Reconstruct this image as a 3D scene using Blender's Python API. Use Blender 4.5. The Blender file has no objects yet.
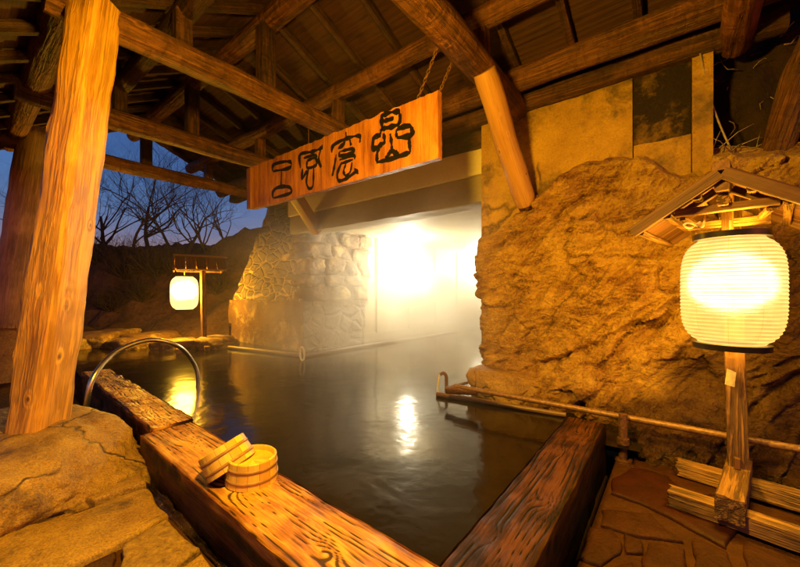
import bpy, bmesh, math, random
from mathutils import Vector, Matrix, noise, Quaternion
R = math.radians
random.seed(7)
scene = bpy.context.scene
COL = scene.collection
EYE = 1.15
F = 355.0; CX = 400.0; CY = 292.0
# pool axes: U runs into the cave, V runs along the front timber to the left
_n = math.hypot(280, 355)
U = Vector((280/_n, 355/_n, 0)); V = Vector((-355/_n, 280/_n, 0)); Z = Vector((0, 0, 1))
def W(u, v, z): return U*u + V*v + Z*z
def UV(p): return p.dot(U), p.dot(V)
def ray(px, py): return Vector(((px-CX)/F, 1.0, -(py-CY)/F))
EYEP = Vector((0, 0, EYE))
def at_z(px, py, z):
    d = ray(px, py); return EYEP + d*((z-EYE)/d.z)
def at_u(px, py, u):
    d = ray(px, py); return EYEP + d*(u/d.dot(U))
def at_v(px, py, v):
    d = ray(px, py); return EYEP + d*(v/d.dot(V))
def at_y(px, py, y): return EYEP + ray(px, py)*y
def sm(a, b, x):
    t = max(0.0, min(1.0, (x-a)/(b-a))); return t*t*(3-2*t)
def interp(x, pts):
    if x <= pts[0][0]: return pts[0][1]
    for (a, p), (b, q) in zip(pts, pts[1:]):
        if x <= b: return p+(q-p)*(x-a)/(b-a)
    return pts[-1][1]
def fbm(p, o=4): return noise.fractal(p, 1.0, 2.1, o, noise_basis='PERLIN_ORIGINAL')

# ------------------------------------------------------------------ materials
class NT:
    def __init__(s, name):
        s.m = bpy.data.materials.new(name); s.m.use_nodes = True
        s.t = s.m.node_tree; s.t.nodes.clear()
        s.out = s.n('ShaderNodeOutputMaterial')
    def n(s, kind, ins=None, **kw):
        nd = s.t.nodes.new(kind)
        for k, v in kw.items(): setattr(nd, k, v)
        for k, v in (ins or {}).items():
            if isinstance(v, bpy.types.NodeSocket): s.t.links.new(v, nd.inputs[k])
            else: nd.inputs[k].default_value = v
        return nd
    def math(s, op, a, b=0.0, c=0.0):
        return s.n('ShaderNodeMath', {0: a, 1: b, 2: c}, operation=op).outputs[0]
    def ramp(s, fac, stops, interp='LINEAR'):
        nd = s.n('ShaderNodeValToRGB', {'Fac': fac}); nd.color_ramp.interpolation = interp
        e = nd.color_ramp.elements
        while len(e) < len(stops): e.new(0.5)
        for el, (p, c) in zip(e, stops):
            el.position = p
            el.color = (c, c, c, 1) if isinstance(c, (int, float)) else (*c, 1)
        return nd.outputs['Color']
    def mix(s, fac, a, b, mode='MIX'):
        nd = s.n('ShaderNodeMix', data_type='RGBA', blend_type=mode)
        for i, v in ((0, fac), (6, a), (7, b)):
            if isinstance(v, bpy.types.NodeSocket): s.t.links.new(v, nd.inputs[i])
            elif i and not isinstance(v, (int, float)): nd.inputs[i].default_value = (*v, 1)
            elif i: nd.inputs[i].default_value = (v, v, v, 1)
            else: nd.inputs[i].default_value = v
        return nd.outputs[2]
    def coord(s, scale=(1, 1, 1), rot=(0, 0, 0), rnd=True, kind='Object'):
        tc = s.n('ShaderNodeTexCoord').outputs[kind]
        if rnd:
            oi = s.n('ShaderNodeObjectInfo').outputs['Random']
            off = s.n('ShaderNodeCombineXYZ', {0: s.math('MULTIPLY', oi, 37.0), 1: s.math('MULTIPLY', oi, 17.0), 2: 0.0}).outputs[0]
            tc = s.n('ShaderNodeVectorMath', {0: tc, 1: off}, operation='ADD').outputs[0]
        return s.n('ShaderNodeMapping', {'Vector': tc, 'Scale': scale, 'Rotation': rot}).outputs[0]
    def noise(s, vec, scale=5, detail=5, rough=.55, dist=0.0):
        return s.n('ShaderNodeTexNoise', {'Vector': vec, 'Scale': scale, 'Detail': detail, 'Roughness': rough, 'Distortion': dist}).outputs[0]
    def vor(s, vec, scale=5, feature='F1', out='Distance', rand=1.0):
        return s.n('ShaderNodeTexVoronoi', {'Vector': vec, 'Scale': scale, 'Randomness': rand}, feature=feature).outputs[out]
    def bump(s, h, strength=.5, dist=.02, normal=None):
        d = {'Height': h, 'Strength': strength, 'Distance': dist}
        if normal is not None: d['Normal'] = normal
        return s.n('ShaderNodeBump', d).outputs[0]
    def bsdf(s, **kw):
        b = s.n('ShaderNodeBsdfPrincipled', kw)
        s.t.links.new(b.outputs[0], s.out.inputs[0]); return b

def rgb(c): return (*c, 1)
def wood(name, light, dark, grain=9.0, knots=.0, rough=.6, bump=.35, wet=0.0, crack=0.0, knot_scale=2.2, bd=.012, stain=.5):
    s = NT(name)
    c = s.coord((1, 1, 1))
    warp = s.noise(s.n('ShaderNodeMapping', {'Vector': c, 'Scale': (.30, 3.0, 3.0)}).outputs[0], 1.6, 3)
    kc = s.n('ShaderNodeMapping', {'Vector': c, 'Scale': (1.0, 1.55, 1.55)}).outputs[0]
    kd = s.vor(kc, knot_scale, rand=.9)
    kn = s.math('SUBTRACT', 1.0, s.math('MULTIPLY', kd, 4.6)); kn = s.math('MAXIMUM', kn, 0.0)
    kn2 = s.math('POWER', kn, 1.4)
    sep = s.n('ShaderNodeSeparateXYZ', {0: c})
    rad = s.math('ADD', s.math('MULTIPLY', sep.outputs[1], 1.0), s.math('MULTIPLY', sep.outputs[2], .8))
    g = s.math('ADD', s.math('MULTIPLY', rad, grain*2.2), s.math('MULTIPLY', warp, 2.2 if knots else 1.8))
    g = s.math('ADD', g, s.math('MULTIPLY', kn2, 2.6*knots))
    rings = s.math('SINE', s.math('MULTIPLY', g, 6.283))
    rings = s.math('MULTIPLY_ADD', rings, .5, .5)
    fib = s.noise(s.n('ShaderNodeMapping', {'Vector': c, 'Scale': (2.5, 60, 60)}).outputs[0], 1.4, 6, .65)
    big = s.noise(s.n('ShaderNodeMapping', {'Vector': c, 'Scale': (1.2, 3, 3)}).outputs[0], 1.7, 6, .65, .4)
    t = s.math('ADD', s.math('MULTIPLY', rings, s.math('MULTIPLY_ADD', kn, .45, .13)), s.math('MULTIPLY_ADD', fib, 1.0, -.09))
    t = s.math('ADD', t, s.math('MULTIPLY', s.math('SUBTRACT', big, .5), stain*1.15))
    col = s.ramp(t, [(.12, dark), (.42, tuple((a*.55+b*.45) for a, b in zip(light, dark))), (.68, light), (1, tuple(min(1, a*1.18) for a in light))])
    vary = s.math('MULTIPLY_ADD', s.n('ShaderNodeObjectInfo').outputs['Random'], .55, .70)
    col = s.mix(1.0, col, s.n('ShaderNodeCombineXYZ', {0: vary, 1: vary, 2: vary}).outputs[0], 'MULTIPLY')
    adze = s.noise(s.n('ShaderNodeMapping', {'Vector': c, 'Scale': (13, 5, 5)}).outputs[0], 1.3, 4, .6, .6)
    col = s.mix(s.ramp(adze, [(.40, .55), (.50, 0.0)]), col, s.mix(1.0, col, (.45, .36, .32), 'MULTIPLY')) if bd > .015 else col
    height = s.math('ADD', s.math('MULTIPLY', rings, .3), s.math('MULTIPLY', fib, .8))
    if bd > .015: height = s.math('ADD', height, s.math('MULTIPLY', adze, 1.6))
    if knots:
        core = s.ramp(kd, [(.035, 1.0), (.085, 0.0)])
        col = s.mix(s.math('MULTIPLY', core, .85), col, tuple(a*.28 for a in dark))
    if crack:
        cv = s.noise(s.n('ShaderNodeMapping', {'Vector': c, 'Scale': (1.1, 22, 22)}).outputs[0], 1.1, 4, .6, .35)
        # cracks bend round the knots
        cr = s.math('ABSOLUTE', s.math('SUBTRACT', s.math('ADD', cv, s.math('MULTIPLY', kn2, .25)), .5))
        line = s.ramp(cr, [(.0, 1.0), (.03, .9), (.085, 0.0)])
        mask = s.ramp(s.noise(c, 2.3, 3), [(.38, 0.0), (.52, 1.0)])
        line = s.math('MULTIPLY', s.math('MULTIPLY', line, mask), crack)
        col = s.mix(line, col, tuple(a*.12 for a in dark))
        height = s.math('SUBTRACT', height, s.math('MULTIPLY', line, 1.8))
    lump = s.noise(c, 7, 3)
    height = s.math('ADD', height, s.math('MULTIPLY', lump, .9))
    nrm = s.bump(height, bump, bd)
    ro = s.math('ADD', rough-.12, s.math('MULTIPLY', big, .25)) if not wet else s.ramp(s.noise(c, 5, 4), [(.35, .16), (.7, rough)])
    b = s.bsdf(**{'Base Color': col, 'Roughness': ro, 'Normal': nrm})
    if wet: b.inputs['Coat Weight'].default_value = wet; b.inputs['Coat Roughness'].default_value = .22
    return s.m

def stone(name, light, dark, scale=3.0, bump=.7, bd=.03, rough=.75, fine=38.0, patch=None, patch_lo=.55, wet=0, rnd=True, streak=False, cracks=0, spec=.5):
    s = NT(name); c = s.coord(rnd=rnd)
    a = s.noise(c, scale, 8, .66, .25)
    b_ = s.noise(c, fine, 5, .7)
    v = s.vor(c, fine*.55)
    col = s.ramp(s.math('ADD', s.math('MULTIPLY', a, .62), s.math('MULTIPLY', b_, .44)), [(.36, dark), (.54, tuple((p+q)/2 for p, q in zip(light, dark))), (.70, light)])
    if patch:
        pm = s.ramp(s.noise(c, scale*.9, 7, .72, .2), [(patch_lo-.07, 0.0), (patch_lo+.08, 1.0)])
        col = s.mix(pm, col, patch)
    h = s.math('ADD', s.math('MULTIPLY', a, 1.2), s.math('ADD', s.math('MULTIPLY', b_, .45), s.math('MULTIPLY', v, .22)))
    if streak:
        st = s.noise(s.n('ShaderNodeMapping', {'Vector': s.coord(rnd=False), 'Rotation': (0, R(0), 0), 'Scale': (1, 1, 1)}).outputs[0], 9, 4, .6, 2.0)
        h = s.math('ADD', h, s.math('MULTIPLY', st, .5))
    if cracks:
        wv = s.n('ShaderNodeVectorMath', {0: c, 1: s.n('ShaderNodeVectorMath', {0: s.n('ShaderNodeTexNoise', {'Vector': c, 'Scale': 3.5, 'Detail': 5}).outputs['Color'], 1: (.35, .35, .35)}, operation='MULTIPLY').outputs[0]}, operation='ADD').outputs[0]
        ed = s.vor(wv, cracks, 'DISTANCE_TO_EDGE')
        ln = s.math('MULTIPLY', s.ramp(ed, [(.0, 1.0), (.022, 0.0)]), s.ramp(s.noise(c, 2.2, 3), [(.45, 0.0), (.55, 1.0)]))
        col = s.mix(s.math('MULTIPLY', ln, .85), col, tuple(x*.3 for x in dark)); h = s.math('SUBTRACT', h, s.math('MULTIPLY', ln, .7))
        grit = s.ramp(s.noise(c, 140, 3, .7), [(.40, .45), (.56, 1.0)])
        col = s.mix(.75 if cracks > 1 else .3, col, s.mix(1.0, col, grit, 'MULTIPLY'))
    nrm = s.bump(h, bump, bd)
    ro = s.ramp(b_, [(.3, rough-.15), (.7, rough+.1)]) if not wet else s.ramp(a, [(.4, .18), (.65, rough)])
    s.bsdf(**{'Base Color': col, 'Roughness': ro, 'Normal': nrm, 'Specular IOR Level': spec}); return s.m

def bathwood(name, light, mid, dark, rough, spec):
    s = NT(name); c = s.coord()
    g = s.n('ShaderNodeAttribute', attribute_name='groove').outputs['Fac']
    fib = s.noise(s.n('ShaderNodeMapping', {'Vector': c, 'Scale': (3, 75, 75)}).outputs[0], 1.4, 6, .65)
    med = s.noise(s.n('ShaderNodeMapping', {'Vector': c, 'Scale': (1.6, 14, 14)}).outputs[0], 1.3, 5, .6, .3)
    big = s.noise(s.n('ShaderNodeMapping', {'Vector': c, 'Scale': (1, 1.6, 1.6)}).outputs[0], 3.0, 5, .65, .6)
    t = s.math('ADD', s.math('MULTIPLY', fib, .46), s.math('ADD', s.math('MULTIPLY', med, .36), s.math('MULTIPLY_ADD', big, .58, -.13)))
    col = s.ramp(t, [(.42, dark), (.54, mid), (.66, light)])
    col = s.mix(s.ramp(g, [(.12, 0.0), (.6, .92)]), col, tuple(x*.2 for x in dark))
    we = s.n('ShaderNodeAttribute', attribute_name='worn_edge').outputs['Fac']
    col = s.mix(s.math('MULTIPLY', we, s.ramp(med, [(.35, .9), (.62, .35)])), col, s.mix(1.0, col, (.26, .17, .11), 'MULTIPLY'))
    wet = s.ramp(s.noise(c, 6, 4), [(.45, 0.0), (.7, 1.0)])
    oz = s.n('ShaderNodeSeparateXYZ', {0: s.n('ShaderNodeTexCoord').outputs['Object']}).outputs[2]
    side_shade = s.ramp(s.math('ADD', s.math('MULTIPLY', oz, 6.0), s.math('ADD', s.math('MULTIPLY', med, .35), .62)), [(.45, 1.0), (.68, 0.0)])  # side faces below the top darkened in colour, as if in shade
    col = s.mix(s.math('MULTIPLY', side_shade, .9), col, s.mix(1.0, col, (.16, .11, .08), 'MULTIPLY'))
    h = s.math('ADD', s.math('MULTIPLY', fib, .8), s.math('MULTIPLY', med, .8))
    b = s.bsdf(**{'Base Color': col, 'Roughness': s.math('SUBTRACT', rough, s.math('MULTIPLY', wet, .28)), 'Normal': s.bump(h, .8, .006)})
    b.inputs['Specular IOR Level'].default_value = spec; return s.m

def plain(name, col, rough=.5, metal=0.0, bump=0, scale=30, var=.25):
    s = NT(name); c = s.coord()
    n_ = s.noise(c, scale, 4)
    cc = s.ramp(n_, [(.3, tuple(x*(1-var) for x in col)), (.7, tuple(min(1, x*(1+var)) for x in col))])
    d = {'Base Color': cc, 'Roughness': rough, 'Metallic': metal}
    if bump: d['Normal'] = s.bump(n_, bump, .01)
    s.bsdf(**d); return s.m

M = {}
M['pillar'] = wood('pillar_wood', (.70, .37, .05), (.40, .145, .018), 2.2, knots=.7, rough=.52, bump=.4, knot_scale=3.2, stain=.7, crack=.42)
M['log'] = wood('log_wood', (.29, .105, .028), (.06, .019, .006), 7, knots=.5, rough=.6, bump=.8, bd=.02, stain=1.1, crack=.4)
M['pale_log'] = wood('pale_weathered_log_wood', (.62, .36, .15), (.30, .14, .05), 4, knots=.5, rough=.6, bump=.8, bd=.014, stain=.8, crack=.4)
M['strut'] = wood('peeled_wood', (.58, .29, .085), (.32, .13, .035), 2.2, knots=.9, rough=.48, bump=.25, knot_scale=4.5, stain=.45)
M['beam'] = wood('old_beam_wood', (.12, .042, .015), (.03, .011, .005), 8, knots=.3, rough=.7, bump=.7, bd=.02, stain=1.0, crack=.5)
M['board'] = wood('roof_board_wood', (.10, .036, .016), (.028, .010, .006), 7, rough=.75, bump=.6, stain=1.0)
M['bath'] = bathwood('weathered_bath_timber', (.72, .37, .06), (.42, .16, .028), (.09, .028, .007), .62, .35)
M['bath_dark'] = bathwood('dark_bath_timber', (.11, .035, .009), (.034, .010, .003), (.009, .003, .0015), .66, .18)
M['sill'] = wood('soaked_sill_wood', (.045, .018, .009), (.008, .004, .003), 7, rough=.4, bump=1.0, wet=.6, crack=1.0, bd=.03)
M['signboard'] = wood('sign_board_wood', (.50, .18, .034), (.16, .038, .008), 4.0, knots=.3, rough=.5, bump=.5, stain=1.1, bd=.015)
M['stand'] = wood('stand_wood', (.36, .18, .06), (.13, .055, .02), 7, rough=.65, bump=.7, crack=.7, stain=.8, bd=.015)
M['stand_dark'] = wood('dark_stand_wood', (.17, .065, .024), (.05, .018, .008), 8, rough=.6, bump=.5)
M['bucket'] = wood('pale_bucket_wood', (.90, .64, .07), (.76, .47, .04), 7, rough=.4, bump=.15, stain=.25)
def bucketwood():
    s = NT('pale_bucket_staves'); c = s.coord(rnd=False); sp_ = s.n('ShaderNodeSeparateXYZ', {0: c})
    ang = s.math('MULTIPLY', s.math('ARCTAN2', sp_.outputs[1], sp_.outputs[0]), 14/6.2832)
    fr = s.math('FRACT', s.math('ADD', ang, 20.0)); seam = s.ramp(s.math('ABSOLUTE', s.math('SUBTRACT', fr, .5)), [(.46, 0.0), (.49, 1.0)])
    cell = s.n('ShaderNodeTexWhiteNoise', {'W': s.math('FLOOR', s.math('ADD', ang, 20.0))}, noise_dimensions='1D').outputs[0]
    fib = s.noise(s.n('ShaderNodeMapping', {'Vector': c, 'Scale': (70, 70, 6)}).outputs[0], 1.0, 4)
    col = s.ramp(s.math('ADD', s.math('MULTIPLY', fib, .6), s.math('MULTIPLY', cell, .4)), [(.25, (.66, .36, .035)), (.75, (.92, .64, .075))])
    rad = s.math('SQRT', s.math('ADD', s.math('POWER', sp_.outputs[0], 2.0), s.math('POWER', sp_.outputs[1], 2.0)))
    seam = s.math('MULTIPLY', seam, s.ramp(rad, [(.097, 0.0), (.099, 1.0)]))
    col = s.mix(s.math('MULTIPLY', seam, .7), col, (.25, .11, .015))
    s.bsdf(**{'Base Color': col, 'Roughness': .45, 'Normal': s.bump(s.math('SUBTRACT', fib, seam), .3, .004)}); return s.m
M['bucket'] = bucketwood()
M['hoop'] = plain('bucket_hoop', (.36, .19, .045), .4)
M['ink'] = plain('black_paint', (.008, .007, .006), .35, bump=.3)
M['lacquer'] = plain('black_lacquer', (.015, .011, .01), .3)
M['steel'] = plain('rail_steel', (.80, .70, .50), .30, 1.0, var=.1)
M['iron'] = plain('rusty_iron', (.16, .07, .03), .6, .4, bump=.5, scale=60, var=.5)
M['pipe'] = plain('worn_pipe', (.26, .14, .06), .45, .3, bump=.3, scale=50, var=.4)
M['bamboo'] = wood('wet_bamboo', (.20, .11, .05), (.07, .035, .017), 4, rough=.35, bump=.3)
M['rope'] = plain('white_rope', (.72, .66, .52), .8, bump=.6, scale=90)
M['tag'] = plain('old_paper', (.72, .58, .28), .8)
M['cable'] = plain('grey_cable', (.36, .28, .18), .6)
M['bark'] = plain('tree_bark', (.05, .033, .024), .9, bump=.8, scale=25, var=.5)
M['rock'] = stone('ochre_rock', (.66, .40, .11), (.15, .072, .022), 2.6, 1.0, .05, .72, 42, patch=(.11, .058, .026), patch_lo=.60, rnd=False, streak=True)
def rockmat():
    s = NT('ochre_rock'); tc = s.n('ShaderNodeTexCoord').outputs['Object']
    sx = s.n('ShaderNodeVectorMath', {0: tc, 1: V}, operation='DOT_PRODUCT').outputs['Value']
    sy = s.n('ShaderNodeVectorMath', {0: tc, 1: U}, operation='DOT_PRODUCT').outputs['Value']
    sz = s.n('ShaderNodeSeparateXYZ', {0: tc}).outputs[2]
    c = s.n('ShaderNodeCombineXYZ', {0: sx, 1: sz, 2: sy}).outputs[0]
    cw_ = s.n('ShaderNodeTexNoise', {'Vector': c, 'Scale': 3.0, 'Detail': 4}).outputs['Color']
    cw2 = s.n('ShaderNodeVectorMath', {0: c, 1: s.n('ShaderNodeVectorMath', {0: cw_, 1: (.22, .22, .1)}, operation='MULTIPLY').outputs[0]}, operation='ADD').outputs[0]
    st = s.noise(s.n('ShaderNodeMapping', {'Vector': cw2, 'Rotation': (0, 0, R(52)), 'Scale': (2.0, 13.0, 5)}).outputs[0], 1.6, 6, .62)
    big = s.noise(c, 1.7, 5, .6, .6); mid = s.noise(c, 9, 7, .68, .5); fine = s.noise(c, 55, 5, .7); pit = s.vor(c, 42)
    t = s.math('ADD', s.math('ADD', s.math('MULTIPLY', big, .30), s.math('MULTIPLY', mid, .24)), s.math('ADD', s.math('MULTIPLY', st, .40), s.math('MULTIPLY', fine, .30)))
    t = s.math('SUBTRACT', t, .035)
    col = s.ramp(t, [(.42, (.045, .014, .004)), (.50, (.20, .082, .015)), (.57, (.46, .24, .042)), (.70, (.70, .42, .075))])
    rust = s.ramp(s.noise(c, 2.4, 5, .6, 1.2), [(.50, 0.0), (.64, .8)])
    col = s.mix(rust, col, s.mix(.5, col, (.26, .09, .02)))
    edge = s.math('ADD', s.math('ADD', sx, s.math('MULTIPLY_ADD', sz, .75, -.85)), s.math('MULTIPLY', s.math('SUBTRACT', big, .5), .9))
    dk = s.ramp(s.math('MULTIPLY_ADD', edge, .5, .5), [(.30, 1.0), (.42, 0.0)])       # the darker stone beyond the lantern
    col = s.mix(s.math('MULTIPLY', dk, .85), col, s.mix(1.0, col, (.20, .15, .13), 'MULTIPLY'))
    damp = s.ramp(s.math('ADD', sz, s.math('MULTIPLY', s.math('SUBTRACT', mid, .5), .5)), [(.20, 1.0), (.42, 0.0)])
    col = s.mix(s.math('MULTIPLY', damp, .8), col, s.mix(1.0, col, (.30, .22, .18), 'MULTIPLY'))
    h = s.math('ADD', s.math('ADD', s.math('MULTIPLY', mid, .7), s.math('MULTIPLY', st, 1.3)), s.math('ADD', s.math('MULTIPLY', fine, .35), s.math('MULTIPLY', pit, .25)))
    s.bsdf(**{'Base Color': col, 'Roughness': s.ramp(damp, [(0, .75), (1, .35)]), 'Normal': s.bump(h, 1.0, .048)}); return s.m
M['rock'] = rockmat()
M['concrete'] = stone('stained_concrete', (.70, .41, .06), (.36, .18, .028), 2.6, .9, .03, .75, 60, patch=(.17, .10, .035), patch_lo=.56, cracks=.9)
M['moss'] = stone('mossy_concrete', (.46, .25, .05), (.022, .009, .004), 2.4, .9, .03, .9, 50, patch=(.016, .007, .004), patch_lo=.41)
M['plaster'] = stone('pale_plaster', (.40, .32, .19), (.24, .18, .10), 1.5, .25, .01, .7, 60)
M['lit_plaster'] = stone('lit_band_plaster', (.80, .70, .50), (.62, .50, .30), 1.5, .25, .01, .7, 60)  # light on the band above the lintel, painted in as paler plaster
M['slab'] = stone('floor_slab', (.64, .38, .07), (.24, .115, .022), 4.0, .8, .014, .6, 90, patch=(.13, .075, .028), patch_lo=.62, cracks=1.1)
M['slab_rough'] = stone('pebbled_slab', (.60, .36, .07), (.12, .06, .015), 30.0, 1.0, .012, .6, 150)
M['slab_dark'] = stone('dark_wet_slab', (.085, .026, .008), (.022, .006, .0025), 5.0, .8, .014, .6, 90, spec=.22)
M['slab_red'] = stone('dark_red_slab', (.055, .011, .006), (.022, .005, .003), 8.0, .5, .008, .55, 140, spec=.25)
M['mortar'] = stone('floor_mortar', (.10, .036, .010), (.034, .011, .004), 6, .9, .015, .7, 80, spec=.2)
M['boulder'] = stone('base_boulder', (.66, .39, .075), (.26, .125, .026), 3.4, 1.0, .025, .65, 55, patch=(.14, .07, .025), patch_lo=.60, cracks=1.6)
M['pierstone'] = stone('pier_stone', (.22, .11, .027), (.055, .024, .008), 3.0, 1.0, .035, .75, 36, patch=(.46, .33, .13), patch_lo=.58)
M['earth'] = stone('dark_earth', (.055, .024, .010), (.012, .005, .003), 3, 1.0, .06, .95, 28)
M['hill'] = stone('hill_soil', (.16, .075, .032), (.03, .014, .008), 2.0, 1.0, .1, .95, 14)
M['ground'] = stone('bare_ground', (.09, .05, .024), (.03, .017, .01), 2.0, .8, .03, .9, 30)

def masonry(name, ang, sc_, mlo=.34, mc=(.66, .46, .16), st=(.19, .12, .05)):
    s = NT(name); tc = s.coord(rnd=False)
    wn = s.n('ShaderNodeTexNoise', {'Vector': tc, 'Scale': 4.0, 'Detail': 3}).outputs['Color']
    c = s.n('ShaderNodeVectorMath', {0: tc, 1: s.n('ShaderNodeVectorMath', {0: wn, 1: (.14, .14, .14)}, operation='MULTIPLY').outputs[0]}, operation='ADD').outputs[0]
    c = s.n('ShaderNodeMapping', {'Vector': c, 'Rotation': (0, R(ang), 0), 'Scale': (sc_[0], .01, sc_[1])}).outputs[0]
    e = s.vor(c, 1.0, 'DISTANCE_TO_EDGE')
    cell = s.n('ShaderNodeTexVoronoi', {'Vector': c, 'Scale': 1.0}).outputs['Color']
    n1 = s.noise(tc, 18, 6, .65)
    m = s.math('ADD', e, s.math('MULTIPLY', s.math('SUBTRACT', n1, .5), .05))
    mort = s.ramp(m, [(.012, 1.0), (.05, 0.0)])
    keep = s.ramp(s.noise(tc, 2.2, 4), [(mlo, .15), (mlo+.2, 1.0)])
    mort = s.math('MULTIPLY', mort, keep)
    sc = s.mix(.55, s.ramp(n1, [(.3, (.07, .042, .02)), (.7, (.22, .145, .065))]), s.n('ShaderNodeHueSaturation', {'Saturation': 0.0, 'Value': .22, 'Color': cell}).outputs[0])
    sc = s.mix(.55, sc, st)
    col = s.mix(mort, sc, mc)
    h = s.math('ADD', s.math('MULTIPLY', s.ramp(m, [(.0, 0.0), (.18, 1.0)]), 1.6), s.math('ADD', s.math('MULTIPLY', n1, .6), s.math('MULTIPLY', mort, .8)))
    s.bsdf(**{'Base Color': col, 'Roughness': .75, 'Normal': s.bump(h, 1.0, .04)}); return s.m
M['masonry'] = masonry('rubble_masonry', -38, (3.4, 6.4))
M['cobble'] = masonry('cobble_masonry', 0, (3.2, 4.2), .42, (.27, .155, .045), (.16, .085, .022))

def water():
    s = NT('spring_water'); tc = s.coord(rnd=False)
    n1 = s.noise(s.n('ShaderNodeMapping', {'Vector': tc, 'Scale': (1, 1, 1)}).outputs[0], 2.2, 3, .5, .3)
    n2 = s.noise(tc, 14, 3, .5, .5)
    h = s.math('ADD', n1, s.math('MULTIPLY', n2, .10))
    col = s.ramp(s.noise(tc, 1.1, 4, .6, .6), [(.35, (.007, .0045, .003)), (.7, (.018, .012, .007))])
    b = s.bsdf(**{'Base Color': col, 'Roughness': .13, 'IOR': 1.33, 'Normal': s.bump(h, .24, .04)})
    b.inputs['Specular IOR Level'].default_value = .62
    return s.m
M['water'] = water()

def emis(name, col, k):
    s = NT(name); e = s.n('ShaderNodeEmission', {'Color': rgb(col), 'Strength': k})
    s.t.links.new(e.outputs[0], s.out.inputs[0]); return s.m
PAPER_K = .9
def paper(name, kk):
    s = NT(name); tc = s.coord(rnd=False)
    fib = s.noise(tc, 22, 5, .6)
    sep = s.n('ShaderNodeSeparateXYZ', {0: tc})
    ang = s.math('ARCTAN2', sep.outputs[1], sep.outputs[0])
    seam = s.math('ABSOLUTE', s.math('SINE', s.math('MULTIPLY', ang, 5.0)))
    sl = s.ramp(seam, [(.0, .62), (.05, 1.0)])
    rb = s.math('SINE', s.math('MULTIPLY', sep.outputs[2], 340.0))
    sl = s.math('MULTIPLY', sl, s.ramp(rb, [(.0, .58), (.35, 1.0)]))
    col = s.mix(1.0, s.ramp(fib, [(.3, (.92, .84, .80)), (.7, (1, 1, 1))]), sl, 'MULTIPLY')
    col = s.mix(1.0, col, (1.0, .54, .06), 'MULTIPLY')
    e = s.n('ShaderNodeEmission', {'Color': col, 'Strength': kk})
    tint = s.mix(1.0, s.ramp(fib, [(.3, .75), (.7, 1.0)]), sl, 'MULTIPLY')
    tr = s.n('ShaderNodeBsdfTranslucent', {'Color': s.mix(1.0, (.036, .046, .34), tint, 'MULTIPLY')})
    rf = s.n('ShaderNodeBsdfRefraction', {'Color': s.mix(1.0, (.05, .075, .9), tint, 'MULTIPLY'), 'Roughness': .42, 'IOR': 1.30})
    a1 = s.n('ShaderNodeAddShader', {0: e.outputs[0], 1: tr.outputs[0]}); a2 = s.n('ShaderNodeAddShader', {0: a1.outputs[0], 1: rf.outputs[0]})
    tp = s.n('ShaderNodeBsdfTransparent', {'Color': (1, .95, .8, 1)})
    mx = s.n('ShaderNodeMixShader', {0: .5, 1: tp.outputs[0], 2: a2.outputs[0]})
    s.t.links.new(mx.outputs[0], s.out.inputs[0]); return s.m
M['paper'] = paper('lit_washi_paper', PAPER_K)
M['paper_far'] = paper('bright_washi_paper', PAPER_K*2.0)
M['bulb'] = emis('lit_bulb', (1.0, .86, .55), 40)

# ------------------------------------------------------------------ object helpers
def props(o, label=None, cat=None, group=None, kind=None):
    if label: o['label'] = label
    if cat: o['category'] = cat
    if group: o['group'] = group
    if kind: o['kind'] = kind
    return o
def place(o, Mx, parent):
    if parent is not None:
        o.parent = parent
        o.matrix_local = parent_mat(parent).inverted() @ Mx
    else:
        o.matrix_local = Mx
    o['_'] = 0; del o['_']
    return o
WM = {}
def parent_mat(p): return WM[p.name]
def link(name, me, mat, Mx=None, parent=None, smooth=True):
    o = bpy.data.objects.new(name, me); COL.objects.link(o)
    if mat is not None: me.materials.append(mat)
    if smooth:
        for p in me.polygons: p.use_smooth = True
    Mx = Mx or Matrix()
    WM[o.name] = Mx
    place(o, Mx, parent); return o
def empty(name, loc, rz=0.0, **kw):
    o = bpy.data.objects.new(name, None); COL.objects.link(o)
    o.empty_display_size = .1
    Mx = Matrix.Translation(loc) @ Matrix.Rotation(rz, 4, 'Z')
    o.matrix_local = Mx; WM[o.name] = Mx
    props(o, **kw); return o
def mesh(name, verts, faces):
    me = bpy.data.meshes.new(name); me.from_pydata([tuple(v) for v in verts], [], faces); me.update(); return me
def frame(p0, p1, up=Z, roll=0.0):
    x = (p1-p0).normalized()
    if abs(x.dot(up)) > .97: up = -U
    y = up.cross(x).normalized(); z = x.cross(y)
    m = Matrix((x, y, z)).transposed().to_4x4(); m.translation = p0
    return m @ Matrix.Rotation(roll, 4, 'X')
def sharp(me, ang=35):
    try: me.set_sharp_from_angle(angle=R(ang))
    except Exception: pass

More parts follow.
